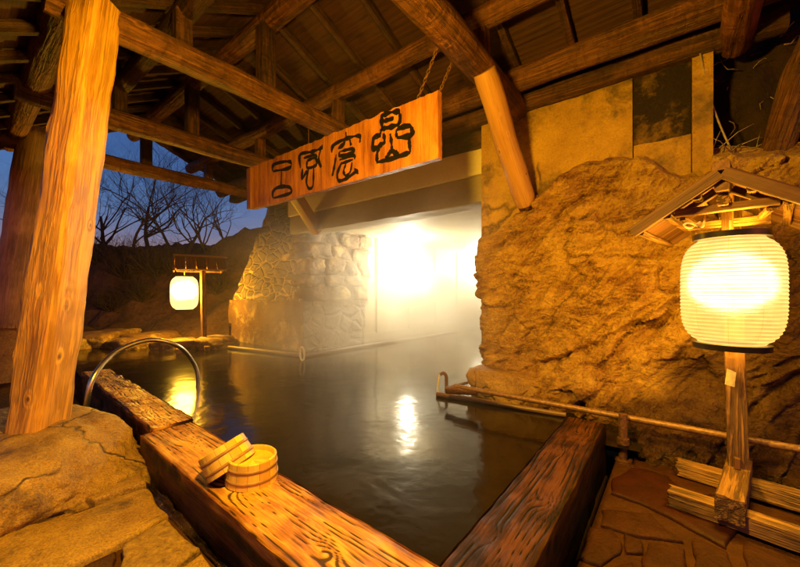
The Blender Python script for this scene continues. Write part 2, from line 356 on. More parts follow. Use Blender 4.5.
def timber_mesh(L, w, h, bev=.008, seg=.08, rough=.003, seed=0, w1=None, h1=None, endrough=0.0):
    """squared timber along +X, cross-section centred on the axis, softened and uneven edges"""
    w1 = w1 or w; h1 = h1 or h
    n = max(2, int(L/seg)); vs = []; fs = []
    def ringpts(hw, hh, b):
        k = 3; pts = []
        for (sx, sy, a0) in ((1, 1, 0), (-1, 1, 90), (-1, -1, 180), (1, -1, 270)):
            for i in range(k+1):
                a = R(a0+90*i/k)
                pts.append((sx*(hw-b)+b*math.cos(a), sy*(hh-b)+b*math.sin(a)))
        out = []
        for i in range(len(pts)):       # extra points on the flats
            out.append(pts[i])
            if i % (k+1) == k:
                q = pts[(i+1) % len(pts)]; p = pts[i]
                for t in (.25, .5, .75): out.append((p[0]+(q[0]-p[0])*t, p[1]+(q[1]-p[1])*t))
        return out
    for i in range(n+1):
        t = i/n; hw = (w+(w1-w)*t)/2; hh = (h+(h1-h)*t)/2
        for (y, z) in ringpts(hw, hh, min(bev, hw*.9, hh*.9)):
            x = L*t
            d = Vector((x*2.2+seed*7.3, y*9+seed, z*9))
            k = fbm(d, 3)*rough*2
            k2 = fbm(d*4, 2)*rough
            r = math.hypot(y, z) or 1
            if endrough and i in (0, n): x += (fbm(Vector((y*30, z*30, seed)), 3))*endrough*2
            vs.append((x, y+y/r*(k+k2), z+z/r*(k+k2)))
    m = len(ringpts(w/2, h/2, .002))
    for i in range(n):
        for j in range(m):
            a = i*m+j; b = i*m+(j+1) % m
            fs.append((a, b, b+m, a+m))
    fs.append(tuple(reversed(range(m)))); fs.append(tuple(range(n*m, n*m+m)))
    me = mesh('timber', vs, fs); return me
SEED = [0]
def timber(name, p0, p1, w, h, mat, parent=None, roll=0.0, **kw):
    SEED[0] += 1
    me = timber_mesh((p1-p0).length, w, h, seed=SEED[0], **kw)
    o = link(name, me, mat, frame(p0, p1, roll=roll), parent)
    sharp(me, 50); return o
def log_mesh(L, r0, r1, sides=18, seg=.07, rough=.05, bend=.01, seed=0):
    n = max(3, int(L/seg)); vs = []; fs = []
    for i in range(n+1):
        t = i/n; r = r0+(r1-r0)*t
        oy = bend*fbm(Vector((t*3, seed*3.1, 0)), 2)*2; oz = bend*fbm(Vector((t*3, seed*3.1, 9)), 2)*2
        for j in range(sides):
            a = 2*math.pi*j/sides
            k = 1+rough*fbm(Vector((L*t*2.0+seed*5, math.cos(a)*1.6, math.sin(a)*1.6)), 4)*1.8
            if i in (0, n): k *= .93
            vs.append((L*t, oy+r*k*math.cos(a), oz+r*k*math.sin(a)))
    for i in range(n):
        for j in range(sides):
            a = i*sides+j; b = i*sides+(j+1) % sides
            fs.append((a, b, b+sides, a+sides))
    fs.append(tuple(reversed(range(sides)))); fs.append(tuple(range(n*sides, n*sides+sides)))
    return mesh('log', vs, fs)
def log(name, p0, p1, r0, r1, mat, parent=None, **kw):
    SEED[0] += 1
    me = log_mesh((p1-p0).length, r0, r1, seed=SEED[0], **kw)
    o = link(name, me, mat, frame(p0, p1), parent); sharp(me, 50); return o
def tube_geo(pts, rad, sides=10, vs=None, fs=None, cap=True):
    vs = [] if vs is None else vs; fs = [] if fs is None else fs
    base = len(vs); n = len(pts)
    rr = rad if isinstance(rad, (list, tuple)) else [rad]*n
    up = None
    for i, p in enumerate(pts):
        d = (pts[min(i+1, n-1)]-pts[max(i-1, 0)])
        d = d.normalized() if d.length > 1e-9 else Vector((1, 0, 0))
        if up is None:
            up = Z if abs(d.z) < .9 else Vector((1, 0, 0))
        y = up.cross(d); y = y.normalized() if y.length > 1e-6 else Vector((0, 1, 0))
        z = d.cross(y); up = z
        for j in range(sides):
            a = 2*math.pi*j/sides
            vs.append(p + y*(rr[i]*math.cos(a)) + z*(rr[i]*math.sin(a)))
    for i in range(n-1):
        for j in range(sides):
            a = base+i*sides+j; b = base+i*sides+(j+1) % sides
            fs.append((a, b, b+sides, a+sides))
    if cap:
        fs.append(tuple(base+j for j in reversed(range(sides)))); fs.append(tuple(base+(n-1)*sides+j for j in range(sides)))
    return vs, fs
def tube(name, pts, rad, mat, parent=None, sides=10, origin=None, smooth_n=0):
    pts = [Vector(p) for p in pts]
    if smooth_n: pts = spline(pts, smooth_n)
    o0 = origin if origin is not None else pts[0]
    vs, fs = tube_geo([p-o0 for p in pts], rad, sides)
    me = mesh(name, vs, fs)
    o = link(name, me, mat, Matrix.Translation(o0), parent); sharp(me, 60); return o
def spline(p, n):
    out = []
    for i in range(len(p)-1):
        a = p[max(i-1, 0)]; b = p[i]; c = p[i+1]; d = p[min(i+2, len(p)-1)]
        for k in range(n):
            t = k/n
            out.append(.5*((2*b)+(c-a)*t+(2*a-5*b+4*c-d)*t*t+(3*b-a-3*c+d)*t**3))
    out.append(p[-1]); return out
def lathe(profile, sides=48):
    vs = []; fs = []
    for (r, z) in profile:
        for j in range(sides):
            a = 2*math.pi*j/sides; vs.append((r*math.cos(a), r*math.sin(a), z))
    for i in range(len(profile)-1):
        for j in range(sides):
            a = i*sides+j; b = i*sides+(j+1) % sides
            fs.append((a, b, b+sides, a+sides))
    return vs, fs
def rough_blob(dx, dy, dz, seed, sub=4, amp=.12, power=3.0, flat_top=False, fine=.02):
    """a stone: super-ellipsoid broken up by noise"""
    bm = bmesh.new(); bmesh.ops.create_icosphere(bm, subdivisions=sub, radius=1)
    for v in bm.verts:
        p = v.co.copy()
        k = (abs(p.x)**power+abs(p.y)**power+abs(p.z)**power)**(-1/power)
        q = p*k
        f = 1+amp*fbm(p*1.5+Vector((seed*3.7, seed, 0)), 3)*1.5+fine*fbm(p*8+Vector((seed, 0, 0)), 3)
        q = Vector((q.x*dx*f, q.y*dy*f, q.z*dz*(f if not flat_top or q.z < 0 else 1+(f-1)*.5)))
        v.co = q
    me = bpy.data.meshes.new('stone'); bm.to_mesh(me); bm.free(); return me
def cut_stone(dx, dy, dz, seed, planes=9, sub=5, amp=.03, fine=.012, keep=()):
    """an angular stone: a block cut by planes, with broken edges and a pitted skin"""
    rnd = random.Random(seed)
    pl = [(Vector(n).normalized(), d) for (n, d) in (keep or (((1, 0, 0), 1), ((-1, 0, 0), 1), ((0, 1, 0), 1), ((0, -1, 0), 1), ((0, 0, 1), 1), ((0, 0, -1), 1)))]
    for i in range(planes):
        n = Vector((rnd.gauss(0, 1), rnd.gauss(0, 1), rnd.gauss(0, .8))).normalized()
        pl.append((n, rnd.uniform(.98, 1.22)))
    bm = bmesh.new(); bmesh.ops.create_icosphere(bm, subdivisions=sub, radius=1)
    o_ = Vector((seed*3.7 % 31, seed % 17, 0))
    for v in bm.verts:
        p = v.co.copy(); acc = 0
        for (n, d) in pl:
            k = p.dot(n)/d
            if k > .05: acc += k**14
        r = acc**(-1/14)
        q = p*r
        f = 1+amp*fbm(q*1.7+o_, 4)*1.6+fine*fbm(q*7+o_, 4)*1.5
        v.co = Vector((q.x*dx*f, q.y*dy*f, q.z*dz*f))
    me = bpy.data.meshes.new('stone'); bm.to_mesh(me); bm.free(); return me
def grid_mesh(nu, nv, fn, back=None):
    vs = [fn(i/nu, j/nv) for j in range(nv+1) for i in range(nu+1)]
    fs = [(j*(nu+1)+i, j*(nu+1)+i+1, (j+1)*(nu+1)+i+1, (j+1)*(nu+1)+i) for j in range(nv) for i in range(nu)]
    return vs, fs
def box_uv(name, u0, u1, v0, v1, z0, z1, mat, parent=None, cell=.06, rough=.004, seed=1, bev=.006):
    """a block in pool axes, long axis along V, with uneven faces"""
    p0 = W((u0+u1)/2, v0, (z0+z1)/2); p1 = W((u0+u1)/2, v1, (z0+z1)/2)
    me = timber_mesh((p1-p0).length, abs(u1-u0), abs(z1-z0), bev=bev, seg=cell, rough=rough, seed=seed)
    o = link(name, me, mat, frame(p0, p1), parent); sharp(me, 45); return o
def slab(name, poly, z1, thick, mat, seed=0, dome=.004, bev=.012, **kw):
    """an irregular flagstone from its outline, filled, with a worn uneven top"""
    c = sum(poly, Vector())/len(poly); c.z = 0
    pts = []
    for i, p in enumerate(poly):
        q = poly[(i+1) % len(poly)]; n = max(2, int((q-p).length/.035))
        for k in range(n):
            t = k/n; r = p.lerp(q, t)
            d = Vector((fbm(Vector((r.x*6, r.y*6, seed)), 3), fbm(Vector((r.x*6, r.y*6, seed+9)), 3), 0))*.022
            pts.append(r+d-c)
    n = len(pts); vs = []; fs = []
    rings = [(1.0, -thick), (1.0, -bev), (.985, -bev*.35), (.96, 0), (.86, dome*.4), (.7, dome*.6), (.5, dome*.8), (.25, dome)]
    for (s_, dz) in rings:
        for p in pts:
            k = fbm(Vector(((p.x+c.x)*7*s_, (p.y+c.y)*7*s_, seed)), 4)*.0045 if dz > -bev else 0
            vs.append((p.x*s_, p.y*s_, dz+k))
    for i in range(len(rings)-1):
        for j in range(n):
            a = i*n+j; b = i*n+(j+1) % n
            fs.append((a, b, b+n, a+n))
    vs.append((0, 0, dome)); k = len(vs)-1; t0 = (len(rings)-1)*n
    for j in range(n): fs.append((t0+j, t0+(j+1) % n, k))
    me = mesh(name, vs, fs)
    o = link(name, me, mat, Matrix.Translation(c+Z*z1)); sharp(me, 60)
    props(o, **kw); return o

# ------------------------------------------------------------------ the setting
def sheet(name, pts, z, mat, kind='structure'):
    me = mesh(name, [Vector((p.x, p.y, z)) for p in pts], [tuple(range(len(pts)))])
    if me.polygons[0].normal.z < 0: me.flip_normals()
    return props(link(name, me, mat, smooth=False), kind=kind)
sheet('ground', [Vector((-300, -300, 0)), Vector((300, -300, 0)), Vector((300, 300, 0)), Vector((-300, 300, 0))], -.12, M['ground'])
WZ = .12
sheet('pool_water', [W(.95, .5, 0), W(.95, 5.3, 0), W(1.25, 9.4, 0), W(3.0, 9.0, 0), W(4.2, 7.6, 0), W(13.5, 5.4, 0), W(13.5, 1.2, 0), W(3.6, 1.2, 0), W(3.6, .2, 0), W(2.75, .2, 0), W(2.72, .5, 0)], WZ, M['water'])
# mortar beds under the paving
def bed(name, pts, z, mat, n=60):
    us = [UV(p) for p in pts]
    me = mesh(name, [Vector((p.x, p.y, z)) for p in pts] + [Vector((p.x, p.y, -.13)) for p in pts],
              [tuple(range(len(pts)))] + [(i, i+len(pts), (i+1) % len(pts)+len(pts), (i+1) % len(pts)) for i in range(len(pts))])
    bm = bmesh.new(); bm.from_mesh(me); bmesh.ops.recalc_face_normals(bm, faces=bm.faces); bm.to_mesh(me); bm.free()
    return props(link(name, me, mat, smooth=False), kind='structure')
bed('left_floor', [W(.635, -1.2, 0), W(.655, 2.8, 0), W(.70, 9.5, 0), W(-4, 9.5, 0), W(-4, -1.2, 0)], .065, M['mortar'])
bed('right_floor', [W(.2, .325, 0), W(3.5, .345, 0), W(3.5, -3, 0), W(.2, -3, 0)], .012, M['mortar'])

# hillside and banks
def hill_fn(a, b):
    # a across, b away
    x = -34+60*a; y = 7.0+40*b
    px = CX+x/y*F
    d = max(0, y-8.0)
    h = .25+2.1*sm(0, 1, d/2.6)+.20*d*sm(9.5, 16, y)*.55
    h *= .98+.34*sm(-6.6, -3.2, x)
    h += .5*fbm(Vector((x*.35, y*.35, 3)), 4)+.30*fbm(Vector((x*1.6, y*1.6, 0)), 6)
    uu, vq = x*U.x+y*U.y, x*V.x+y*V.y
    h -= 3.0*sm(7.9, 7.0, y)
    h = h*sm(5.9, 6.9, vq-.04*max(0, uu-5))-.3*(1-sm(5.9, 6.9, vq))
    return Vector((x, y, h-.1))
vs, fs = grid_mesh(420, 300, hill_fn)
props(link('hillside', mesh('hillside', vs, fs), M['hill']), kind='structure')
def bank_fn(a, b):
    v = 1.2-6*a; t = b
    u = 3.62+1.0*t+.28*fbm(Vector((v*1.5, t*4, 5)), 4)+.08*fbm(Vector((v*7, t*14, 1)), 4)
    return W(u, v, 1.95+5.6*t)
vs, fs = grid_mesh(200, 180, bank_fn)
o = link('earth_bank', mesh('earth_bank', vs, fs), M['earth']); props(o, kind='structure')

# ------------------------------------------------------------------ pavilion
HT = EYE+1.80         # tie beam height
pav = empty('bath_pavilion', W(.55, 3.0, .28), label='open timber bath pavilion with round log beams and a board roof over the pool', cat='pavilion')
# front pillar: broad squared trunk, leaning
PROLL = R(132)
pb = at_y(38, 430, 2.20); pb.z = .29
pt = at_y(97, 6, 2.26)
timber('pillar', pb, pt+Z*.04, .27, .20, M['pillar'], pav, roll=PROLL, bev=.04, rough=.008, w1=.235, h1=.18)
p2b = at_y(10, 326, 4.3); p2t = at_y(36, 150, 4.35)
log('pillar', p2b, p2t+(p2t-p2b)*.12, .215, .17, M['pale_log'], pav, rough=.05)
def tie(v, r, mat, u0=.35, u1=3.55, dz=0.0, **kw):
    return log('tie_beam', W(u0, v, HT+dz), W(u1, v, HT+dz), r, r*.93, mat, pav, **kw)
tie(-.32, .105, M['log']); tie(1.27, .118, M['log'], u1=3.5); tie(2.99, .105, M['log']); tie(4.6, .105, M['log']); tie(6.2, .10, M['log'], u1=3.9)
log('eave_plate', W(.47, -1.5, HT+.08), W(.47, 6.7, HT+.08), .11, .10, M['log'], pav)
log('ridge_purlin', W(1.82, -2.2, HT+.70), W(1.82, 6.9, HT+.70), .095, .09, M['log'], pav)
log('purlin', W(2.66, -2.2, HT+.40), W(2.66, 6.9, HT+.40), .088, .085, M['log'], pav)
log('purlin', W(1.12, -2.2, HT+.36), W(1.12, 6.9, HT+.36), .08, .08, M['beam'], pav)
log('wall_plate', W(3.20, -.9, HT+.14), W(3.20, 6.9, HT+.10), .105, .10, M['log'], pav)
timber('wall_plate', W(3.44, -.56, HT+.02), W(3.44, 6.9, HT+.02), .13, .15, M['beam'], pav, bev=.02, rough=.006)
for v in (-.32, 1.27, 2.99, 4.6, 6.2):
    timber('king_post', W(1.80, v, HT+.08), W(1.80, v, HT+.64), .13, .13, M['beam'], pav)
    timber('king_post', W(2.68, v, HT+.08), W(2.68, v, HT+.36), .11, .11, M['log'], pav)
    timber('king_post', W(1.10, v, HT+.08), W(1.10, v, HT+.33), .11, .11, M['beam'], pav)
# end frame seen against the sky: a second lower rail with short posts
# knee braces down to the walls
p0 = at_v(484, 74, 1.20); p0.z += .02
p1 = at_u(526, 203, 3.36)
log('knee_brace', p0, p1, .092, .098, M['strut'], pav, rough=.025, bend=.006)
q0 = at_v(284, 178, 4.5); q1 = at_u(318, 232, 3.66)
timber('knee_brace', q0, q1, .15, .15, M['strut'], pav)
# rafters and boards
UR, HR = 1.85, 2.63
def roof_z(u):
    return EYE+(1.78+.567*(u-.3) if u < UR else HR-.40*(u-UR))
vv = -2.1
while vv < 6.95:
    for (ua, ub) in ((-.35, UR), (UR, 3.62)):
        timber('rafter', W(ua, vv, roof_z(ua)+.035), W(ub, vv, roof_z(ub)+.035), .062, .075, M['beam'], pav, rough=.002, seg=.2)
    vv += .47
def boards(name, u0, u1, step):
    vs = []; fs = []; u = u0; k = 0
    while u < u1-1e-3:
        ub = min(u+step, u1)
        lo = .078+.004*random.random(); th = .022; tilt = .012
        for (uu, dz) in ((u+.003, lo+tilt), (ub+.012, lo), (ub+.012, lo+th), (u+.003, lo+tilt+th)):
            for v in (-2.3, 7.1): vs.append(W(uu, v, roof_z(uu)+dz))
        b = k*8
        for (p, q) in ((0, 1), (1, 2), (2, 3), (3, 0)):
            fs.append((b+2*p, b+2*p+1, b+2*q+1, b+2*q))
        fs.append((b, b+2, b+4, b+6)); fs.append((b+1, b+7, b+5, b+3))
        u = ub; k += 1
    # local frame: X along V for the grain
    Mx = frame(W(u0, -2.3, roof_z(u0)), W(u0, 7.1, roof_z(u0)))
    inv = Mx.inverted()
    me = mesh(name, [inv @ v for v in vs], fs)
    bm = bmesh.new(); bm.from_mesh(me); bmesh.ops.recalc_face_normals(bm, faces=bm.faces); bm.to_mesh(me); bm.free()
    return link(name, me, M['board'], Mx, pav, smooth=False)
boards('roof_boards', -.4, UR, .21); boards('roof_boards', UR+.015, 3.66, .21)

# leaning log at the right bank
o = log('leaning_log', at_u(772, 160, 3.62), at_u(836, -20, 3.3), .09, .085, M['log'], rough=.06)
props(o, 'round brown log leaning up from the ledge beside the dark earth bank', 'log')

# boulder under the pillar, pedestal under the far pillar
me = cut_stone(.80, .55, .31, 12, 5, 6, .035, .02)
bc = at_z(20, 440, .29)
o = link('base_boulder', me, M['boulder'], Matrix.Translation(Vector((bc.x-.12, bc.y-.03, .015))) @ Matrix.Rotation(R(-22), 4, 'Z'))
props(o, 'large flat-topped boulder carrying the broad front pillar', 'boulder')
pd = at_y(-6, 326, 4.35)
o = box_uv('pedestal_stone', .18, .95, UV(pd)[1]-.30, UV(pd)[1]+.35, -.1, pd.z+.01, M['boulder'], rough=.012, seed=4, bev=.03)
props(o, 'squared stone pedestal under the round back pillar at far left', 'pedestal')

# ------------------------------------------------------------------ bath edge timbers
def edge_timber(name, pA0, pA1, pB0, pB1, zt, zb, mat, knots=(), style='crack', seed=0, **kw):
    """weathered timber whose top face has corners A0,A1 (start) and B0,B1 (end); grooves follow the grain round the knots"""
    c0 = (pA0+pA1)/2; c1 = (pB0+pB1)/2
    c0 = Vector((c0.x, c0.y, zt)); c1 = Vector((c1.x, c1.y, zt)); L = (c1-c0).length
    w0 = (pA0-pA1).length; w1 = (pB0-pB1).length; H = zt-zb
    n = int(L/.0075); tops = 56; prof = []           # (kind, t)
    for i in range(10): prof.append((-1, H*(1-i/9.0)))
    for i in range(tops+1): prof.append((0, -1+2*i/tops))
    for i in range(10): prof.append((1, H*i/9.0))
    m = len(prof); vs = []; gr = []
    for i in range(n+1):
        x = L*i/n; hw = (w0+(w1-w0)*i/n)/2
        hwl = hw+.006*fbm(Vector((x*3, seed, 1)), 4); hwr = hw+.006*fbm(Vector((x*3, seed, 7)), 4)
        for (k, t) in prof:
            if k == 0: y = t*(hwl if t < 0 else hwr); arc = y; z = 0.0; ny, nz = 0, 1
            else:
                y = k*(hwl if k < 0 else hwr); arc = k*(hw+t); z = -t; ny, nz = k, 0
            p = Vector((x*.9, arc*7, seed*5.1))
            psi = arc*44+2.6*fbm(Vector((x*.55, arc*2.2, seed)), 3)
            kn = 0.0
            for (kx, ky, kr) in knots:
                q = math.exp(-(((x-kx)/(kr*1.7))**2+((arc-ky)/kr)**2))
                psi += (2.1+.5*fbm(Vector((x*14, arc*14, kx)), 2))*q; kn = max(kn, q)
            f = psi-math.floor(psi); d = min(f, 1-f)
            live = sm(-.12, .18, fbm(Vector((x*1.3, math.floor(psi+.5)*1.7, seed+3)), 2)+.06+.10*kn+.45*fbm(Vector((x*6, arc*24, seed)), 3))
            wd = .04+.14*(.5+fbm(Vector((x*2.5, arc*9, seed+8)), 2))
            g = live*math.exp(-(d/max(.02, wd))**2)
            fine = abs(fbm(Vector((x*3.5, arc*70, seed+2)), 3))
            dz = -.0036*g-.0016*fine+.004*fbm(Vector((x*4, arc*9, seed)), 3)
            if style == 'axe':
                ch = noise.voronoi(Vector((x*12+fbm(Vector((x*3, arc*6, 1)), 2)*1.6+arc*3, arc*4.5, seed)))[0]
                e = ch[1]-ch[0]
                dz += -.006*(1-sm(0, .5, e))*(.5+fbm(Vector((x*4, arc*3, 2)), 2))-.008*fbm(Vector((x*7, arc*9, 4)), 3); g = max(g, .7*(1-sm(0, .12, e))*sm(-.1, .25, fbm(Vector((x*3, arc*5, 6)), 2)))
            if k == 0:
                ed = min(1-abs(t), 1)*hw
                if ed < .014: dz -= (1-ed/.014)**2*.010*(1+.8*fbm(Vector((x*9, seed, t)), 3))
            vs.append((x, y+ny*dz, z+nz*dz)); gr.append(g)
    fs = [(i*m+j, (i+1)*m+j, (i+1)*m+j+1, i*m+j+1) for i in range(n) for j in range(m-1)]
    fs.append(tuple(range(m))); fs.append(tuple(n*m+j for j in reversed(range(m))))
    me = mesh(name, vs, fs)
    bm = bmesh.new(); bm.from_mesh(me); bmesh.ops.recalc_face_normals(bm, faces=bm.faces); bm.to_mesh(me); bm.free()
    if me.polygons[m*3+m//2].normal.z < 0: me.flip_normals()
    at = me.attributes.new('groove', 'FLOAT', 'POINT'); at.data.foreach_set('value', gr)
    ev = []
    for i in range(n+1):
        for j, (k, t) in enumerate(prof):
            e_ = sm(.62, 1.0, abs(t)+.30*fbm(Vector((L*i/n*4, t*3, seed+11)), 3)) if k == 0 else 1.0
            ev.append(e_)
    at = me.attributes.new('worn_edge', 'FLOAT', 'POINT'); at.data.foreach_set('value', ev)
    o = link(name, me, mat, frame(c0, c1)); sharp(me, 70); props(o, **kw); return o
LT = .25
KN1 = ((.66, .03, .035), (.95, -.07, .05), (1.32, .06, .04), (1.25, -.09, .03), (1.95, .0, .05), (.42, .09, .05), (2.25, -.06, .03))
KN2 = ((.5, .04, .04), (1.3, -.05, .04), (2.0, .03, .03))
KN3 = ((.25, .05, .03), (.60, -.05, .045), (1.15, .04, .035), (1.5, -.03, .03))
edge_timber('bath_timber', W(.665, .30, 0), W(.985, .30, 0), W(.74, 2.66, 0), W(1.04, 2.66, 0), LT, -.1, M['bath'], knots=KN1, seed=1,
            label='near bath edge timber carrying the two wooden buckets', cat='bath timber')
edge_timber('bath_timber', W(.80, 2.67, 0), W(1.055, 2.67, 0), W(.90, 5.15, 0), W(1.14, 5.15, 0), LT+.02, -.1, M['bath'], knots=KN2, style='axe', seed=2,
            label='far bath edge timber with axe cut top running back past the arched handrail', cat='bath timber')
edge_timber('bath_timber', W(.99, .37, 0), W(.99, .625, 0), W(2.78, .40, 0), W(2.78, .645, 0), LT-.004, -.1, M['bath_dark'], knots=KN3, seed=3,
            label='dark wet bath edge timber on the right, beside the red paving slab', cat='bath timber')
# fix the right timber start so the butt joint sits against the front timber
o = timber('sill_board', W(.655, .2, -.0), W(.69, 2.9, -.0), .05, .10, M['sill'], rough=.012, seg=.03)
props(o, 'narrow soaked board lying in the gutter along the near bath timber', 'board')

# buckets
def bucket(base, axis, label):
    root = empty('wash_bucket', base, label=label, cat='bucket', group='wooden wash buckets on the bath edge')
    q = Z.rotation_difference(axis).to_matrix().to_4x4()
    Mx = Matrix.Translation(base) @ q
    r0, r1, h = .118, .110, .112
    prof = [(r0-.012, .0), (r0, .0)]
    N = 24
    for i in range(N+1):
        t = i/N; prof.append((r0+(r1-r0)*t, h*t))
    prof += [(r1-.003, h+.003), (r1-.010, h+.003), (r1-.012, h), (r1-.013, h-.020), (r1*.5, h-.020), (.001, h-.020)]
    vs, fs = lathe(prof, 64)
    me = mesh('staves', vs, fs); st_ = link('staves', me, M['bucket'], Mx, root); sharp(me, 40)
    for z_ in (.028, .078):
        r = r0+(r1-r0)*z_/h
        hp = [(r-.002, z_-.008), (r+.0022, z_-.007), (r+.0028, z_), (r+.0022, z_+.007), (r-.002, z_+.008)]
        vs, fs = lathe(hp, 64); link('hoop', mesh('hoop', vs, fs), M['hoop'], Mx, st_)
    return root
b1 = at_z(252, 478, LT+.004)
bucket(b1, Vector((0.03, -.02, 1)).normalized(), 'upturned wooden bucket standing level on the near bath timber')
ax = Vector((-.545, .12, .84)).normalized()
b2 = at_y(227, 457, b1.y+.03) - ax*.056
bucket(b2, ax, 'tilted wooden bucket leaning on the level bucket')

# handrail
h0 = at_z(86, 408, .2); h1 = at_z(194, 392, .05)
pts = [h0+Z*-.2, h0, h0+Z*.06]
ctrl = [at_y(86, 408, h0.y)+Z*0, at_y(93, 378, h0.y+.03), at_y(116, 352, h0.y+.25), at_y(150, 340, (h0.y+h1.y)/2), at_y(178, 346, h1.y-.3), at_y(193, 362, h1.y-.06), at_y(198, 378, h1.y), at_y(196, 400, h1.y)]
o = tube('handrail', spline(ctrl, 8), .021, M['steel'], sides=14)
props(o, 'arched steel handrail stepping from the bath timber into the water', 'handrail')

# ------------------------------------------------------------------ sign
SU = 2.27
r_top = at_u(438, 90, SU); r_bot = at_u(438, 158, SU); l_top = at_u(251, 172, SU)
vr = UV(r_top)[1]; vl = UV(l_top)[1]; zt, zb = r_top.z, r_bot.z
sign = empty('hanging_sign', W(SU, (vr+vl)/2, (zt+zb)/2), label='long wooden name board with four black seal script characters hung below the beams', cat='sign')
L = vl-vr; hs = zt-zb; th = .055
nx, nz = 150, 26
def sg(a, b, front):
    wav = .012*fbm(Vector((a*26, 0, 1)), 3) if b > .97 else (.006*fbm(Vector((a*9, 3, 1)), 2) if b < .03 else 0)
    f = .003*fbm(Vector((a*40, b*3, 2)), 3)
    ex = .01*fbm(Vector((b*6, a*3, 8)), 3)*(1 if a in (0.0, 1.0) else 0)
    return (a*L+ex, (f if front else th), b*hs+wav*1.2)
vs1, fs1 = grid_mesh(nx, nz, lambda a, b: sg(a, b, True)); k = len(vs1)
vs2, fs2 = grid_mesh(nx, nz, lambda a, b: sg(a, b, False))
fsx = [tuple(i+k for i in reversed(f)) for f in fs2]
loop = [i for i in range(nx+1)] + [j*(nx+1)+nx for j in range(1, nz+1)] + [nz*(nx+1)+i for i in range(nx-1, -1, -1)] + [j*(nx+1) for j in range(nz-1, 0, -1)]
side = [(loop[i], loop[i]+k, loop[(i+1) % len(loop)]+k, loop[(i+1) % len(loop)]) for i in range(len(loop))]
SM = Matrix((V, U, Z)).transposed().to_4x4(); SM.translation = W(SU, vr, zb)
me = mesh('board', vs1+vs2, fs1+fsx+side)
bm = bmesh.new(); bm.from_mesh(me); bmesh.ops.recalc_face_normals(bm, faces=bm.faces); bm.to_mesh(me); bm.free()
# grain runs up the board as in the photo: turn the mesh so its local X is vertical
rotm = Matrix(((0, 0, 1, 0), (1, 0, 0, 0), (0, 1, 0, 0), (0, 0, 0, 1)))
me.transform(rotm); sboard = link('board', me, M['signboard'], SM @ rotm.inverted(), sign); sharp(me, 40)
timber('end_batten', W(SU-.012, vl-.01, zb+.0), W(SU-.012, vl-.01, zt-.02), .09, .05, M['signboard'], sign)
def char(strokes, x0, y0, sx, wpx):
    vs = []; fs = []
    inv = SM.inverted()
    for st in strokes:
        wmul = 1.0
        if isinstance(st[0], float): wmul = st[0]; st = st[1]
        P = [inv @ at_u(x0+a*sx, y0+b*sx, SU) for (a, b) in st]
        P = [Vector((p.x, 0, p.z)) for p in P]
        P = spline(P, 7) if len(P) > 2 else [P[0].lerp(P[1], i/8) for i in range(9)]
        n = len(P); base = len(vs)
        for i, p in enumerate(P):
            d = (P[min(i+1, n-1)]-P[max(i-1, 0)]).normalized(); nr = Vector((-d.z, 0, d.x))
            w = wpx*wmul*(.80+.35*abs(d.x)+.7*fbm(Vector((i*.30, base*.7, 4)), 3))*(.55+.45*min(1, i/3, (n-1-i)/2))
            for sgn in (-1, 1):
                q = p+nr*(w*sgn/2)
                vs.append((q.x, -.0045, q.z)); vs.append((q.x, .002, q.z))
        for i in range(n-1):
            a = base+i*4; b = a+4
            fs += [(a, a+2, b+2, b), (a+1, a, b, b+1), (a+2, a+3, b+3, b+2)]
        fs += [(base, base+1, base+3, base+2), (base+(n-1)*4, base+(n-1)*4+2, base+(n-1)*4+3, base+(n-1)*4+1)]
    me = mesh('character', vs, fs)
    bm = bmesh.new(); bm.from_mesh(me); bmesh.ops.recalc_face_normals(bm, faces=bm.faces); bm.to_mesh(me); bm.free()
    link('character', me, M['ink'], SM, sboard, smooth=False)
char([[(160, 245), (155, 165), (175, 138), (262, 118), (285, 150), (278, 212)], [(150, 242), (215, 228), (282, 208)], [(165, 188), (240, 165)],
      [(155, 240), (145, 275)], [(150, 285), (104, 300), (92, 345), (98, 382), (150, 352), (175, 330), (168, 272)],
      [(135, 372), (122, 420), (122, 474)], [(118, 478), (240, 448), (358, 405)], [(358, 405), (352, 350), (350, 300)],
      [(262, 300), (265, 246), (350, 220), (372, 262), (362, 288), (262, 304)], [(215, 275), (224, 340), (226, 390)], [(226, 390), (205, 420), (185, 452)], [(226, 390), (252, 412), (280, 424)]],
     360, 95, .1411, .036)
char([[(518, 195), (530, 150), (605, 112), (682, 95), (686, 135)], [(603, 72), (606, 112)], [(558, 170), (588, 146), (596, 125)], [(626, 115), (634, 152)],
      [(566, 190), (640, 172), (640, 196), (568, 214), (566, 190)], [(545, 205), (536, 270), (522, 335)], [.8, [(565, 238), (648, 212), (655, 235)]],
      [.8, [(572, 262), (645, 236)]], [(580, 250), (552, 320), (562, 362), (605, 350), (664, 308)], [.8, [(604, 262), (590, 305), (604, 332), (630, 308), (640, 250)]], [(655, 290), (678, 322)]],
     245, 120, .1675, .029)
char([[(332, 285), (330, 208), (400, 190), (455, 168), (462, 148)], [(455, 170), (440, 235), (456, 282)], [(352, 228), (418, 208), (430, 226)],
      [(372, 244), (420, 226), (426, 268), (374, 286), (372, 244)], [(345, 290), (342, 350), (372, 300)], [(380, 290), (368, 370), (386, 410), (408, 385), (410, 285)]],
     245, 120, .1675, .029)
char([[(165, 305), (175, 265), (266, 248), (266, 286), (168, 306)], [(220, 295), (215, 398)], [(168, 466), (168, 428), (200, 402), (264, 400), (272, 436), (172, 466)]],
     245, 120, .1675, .029)
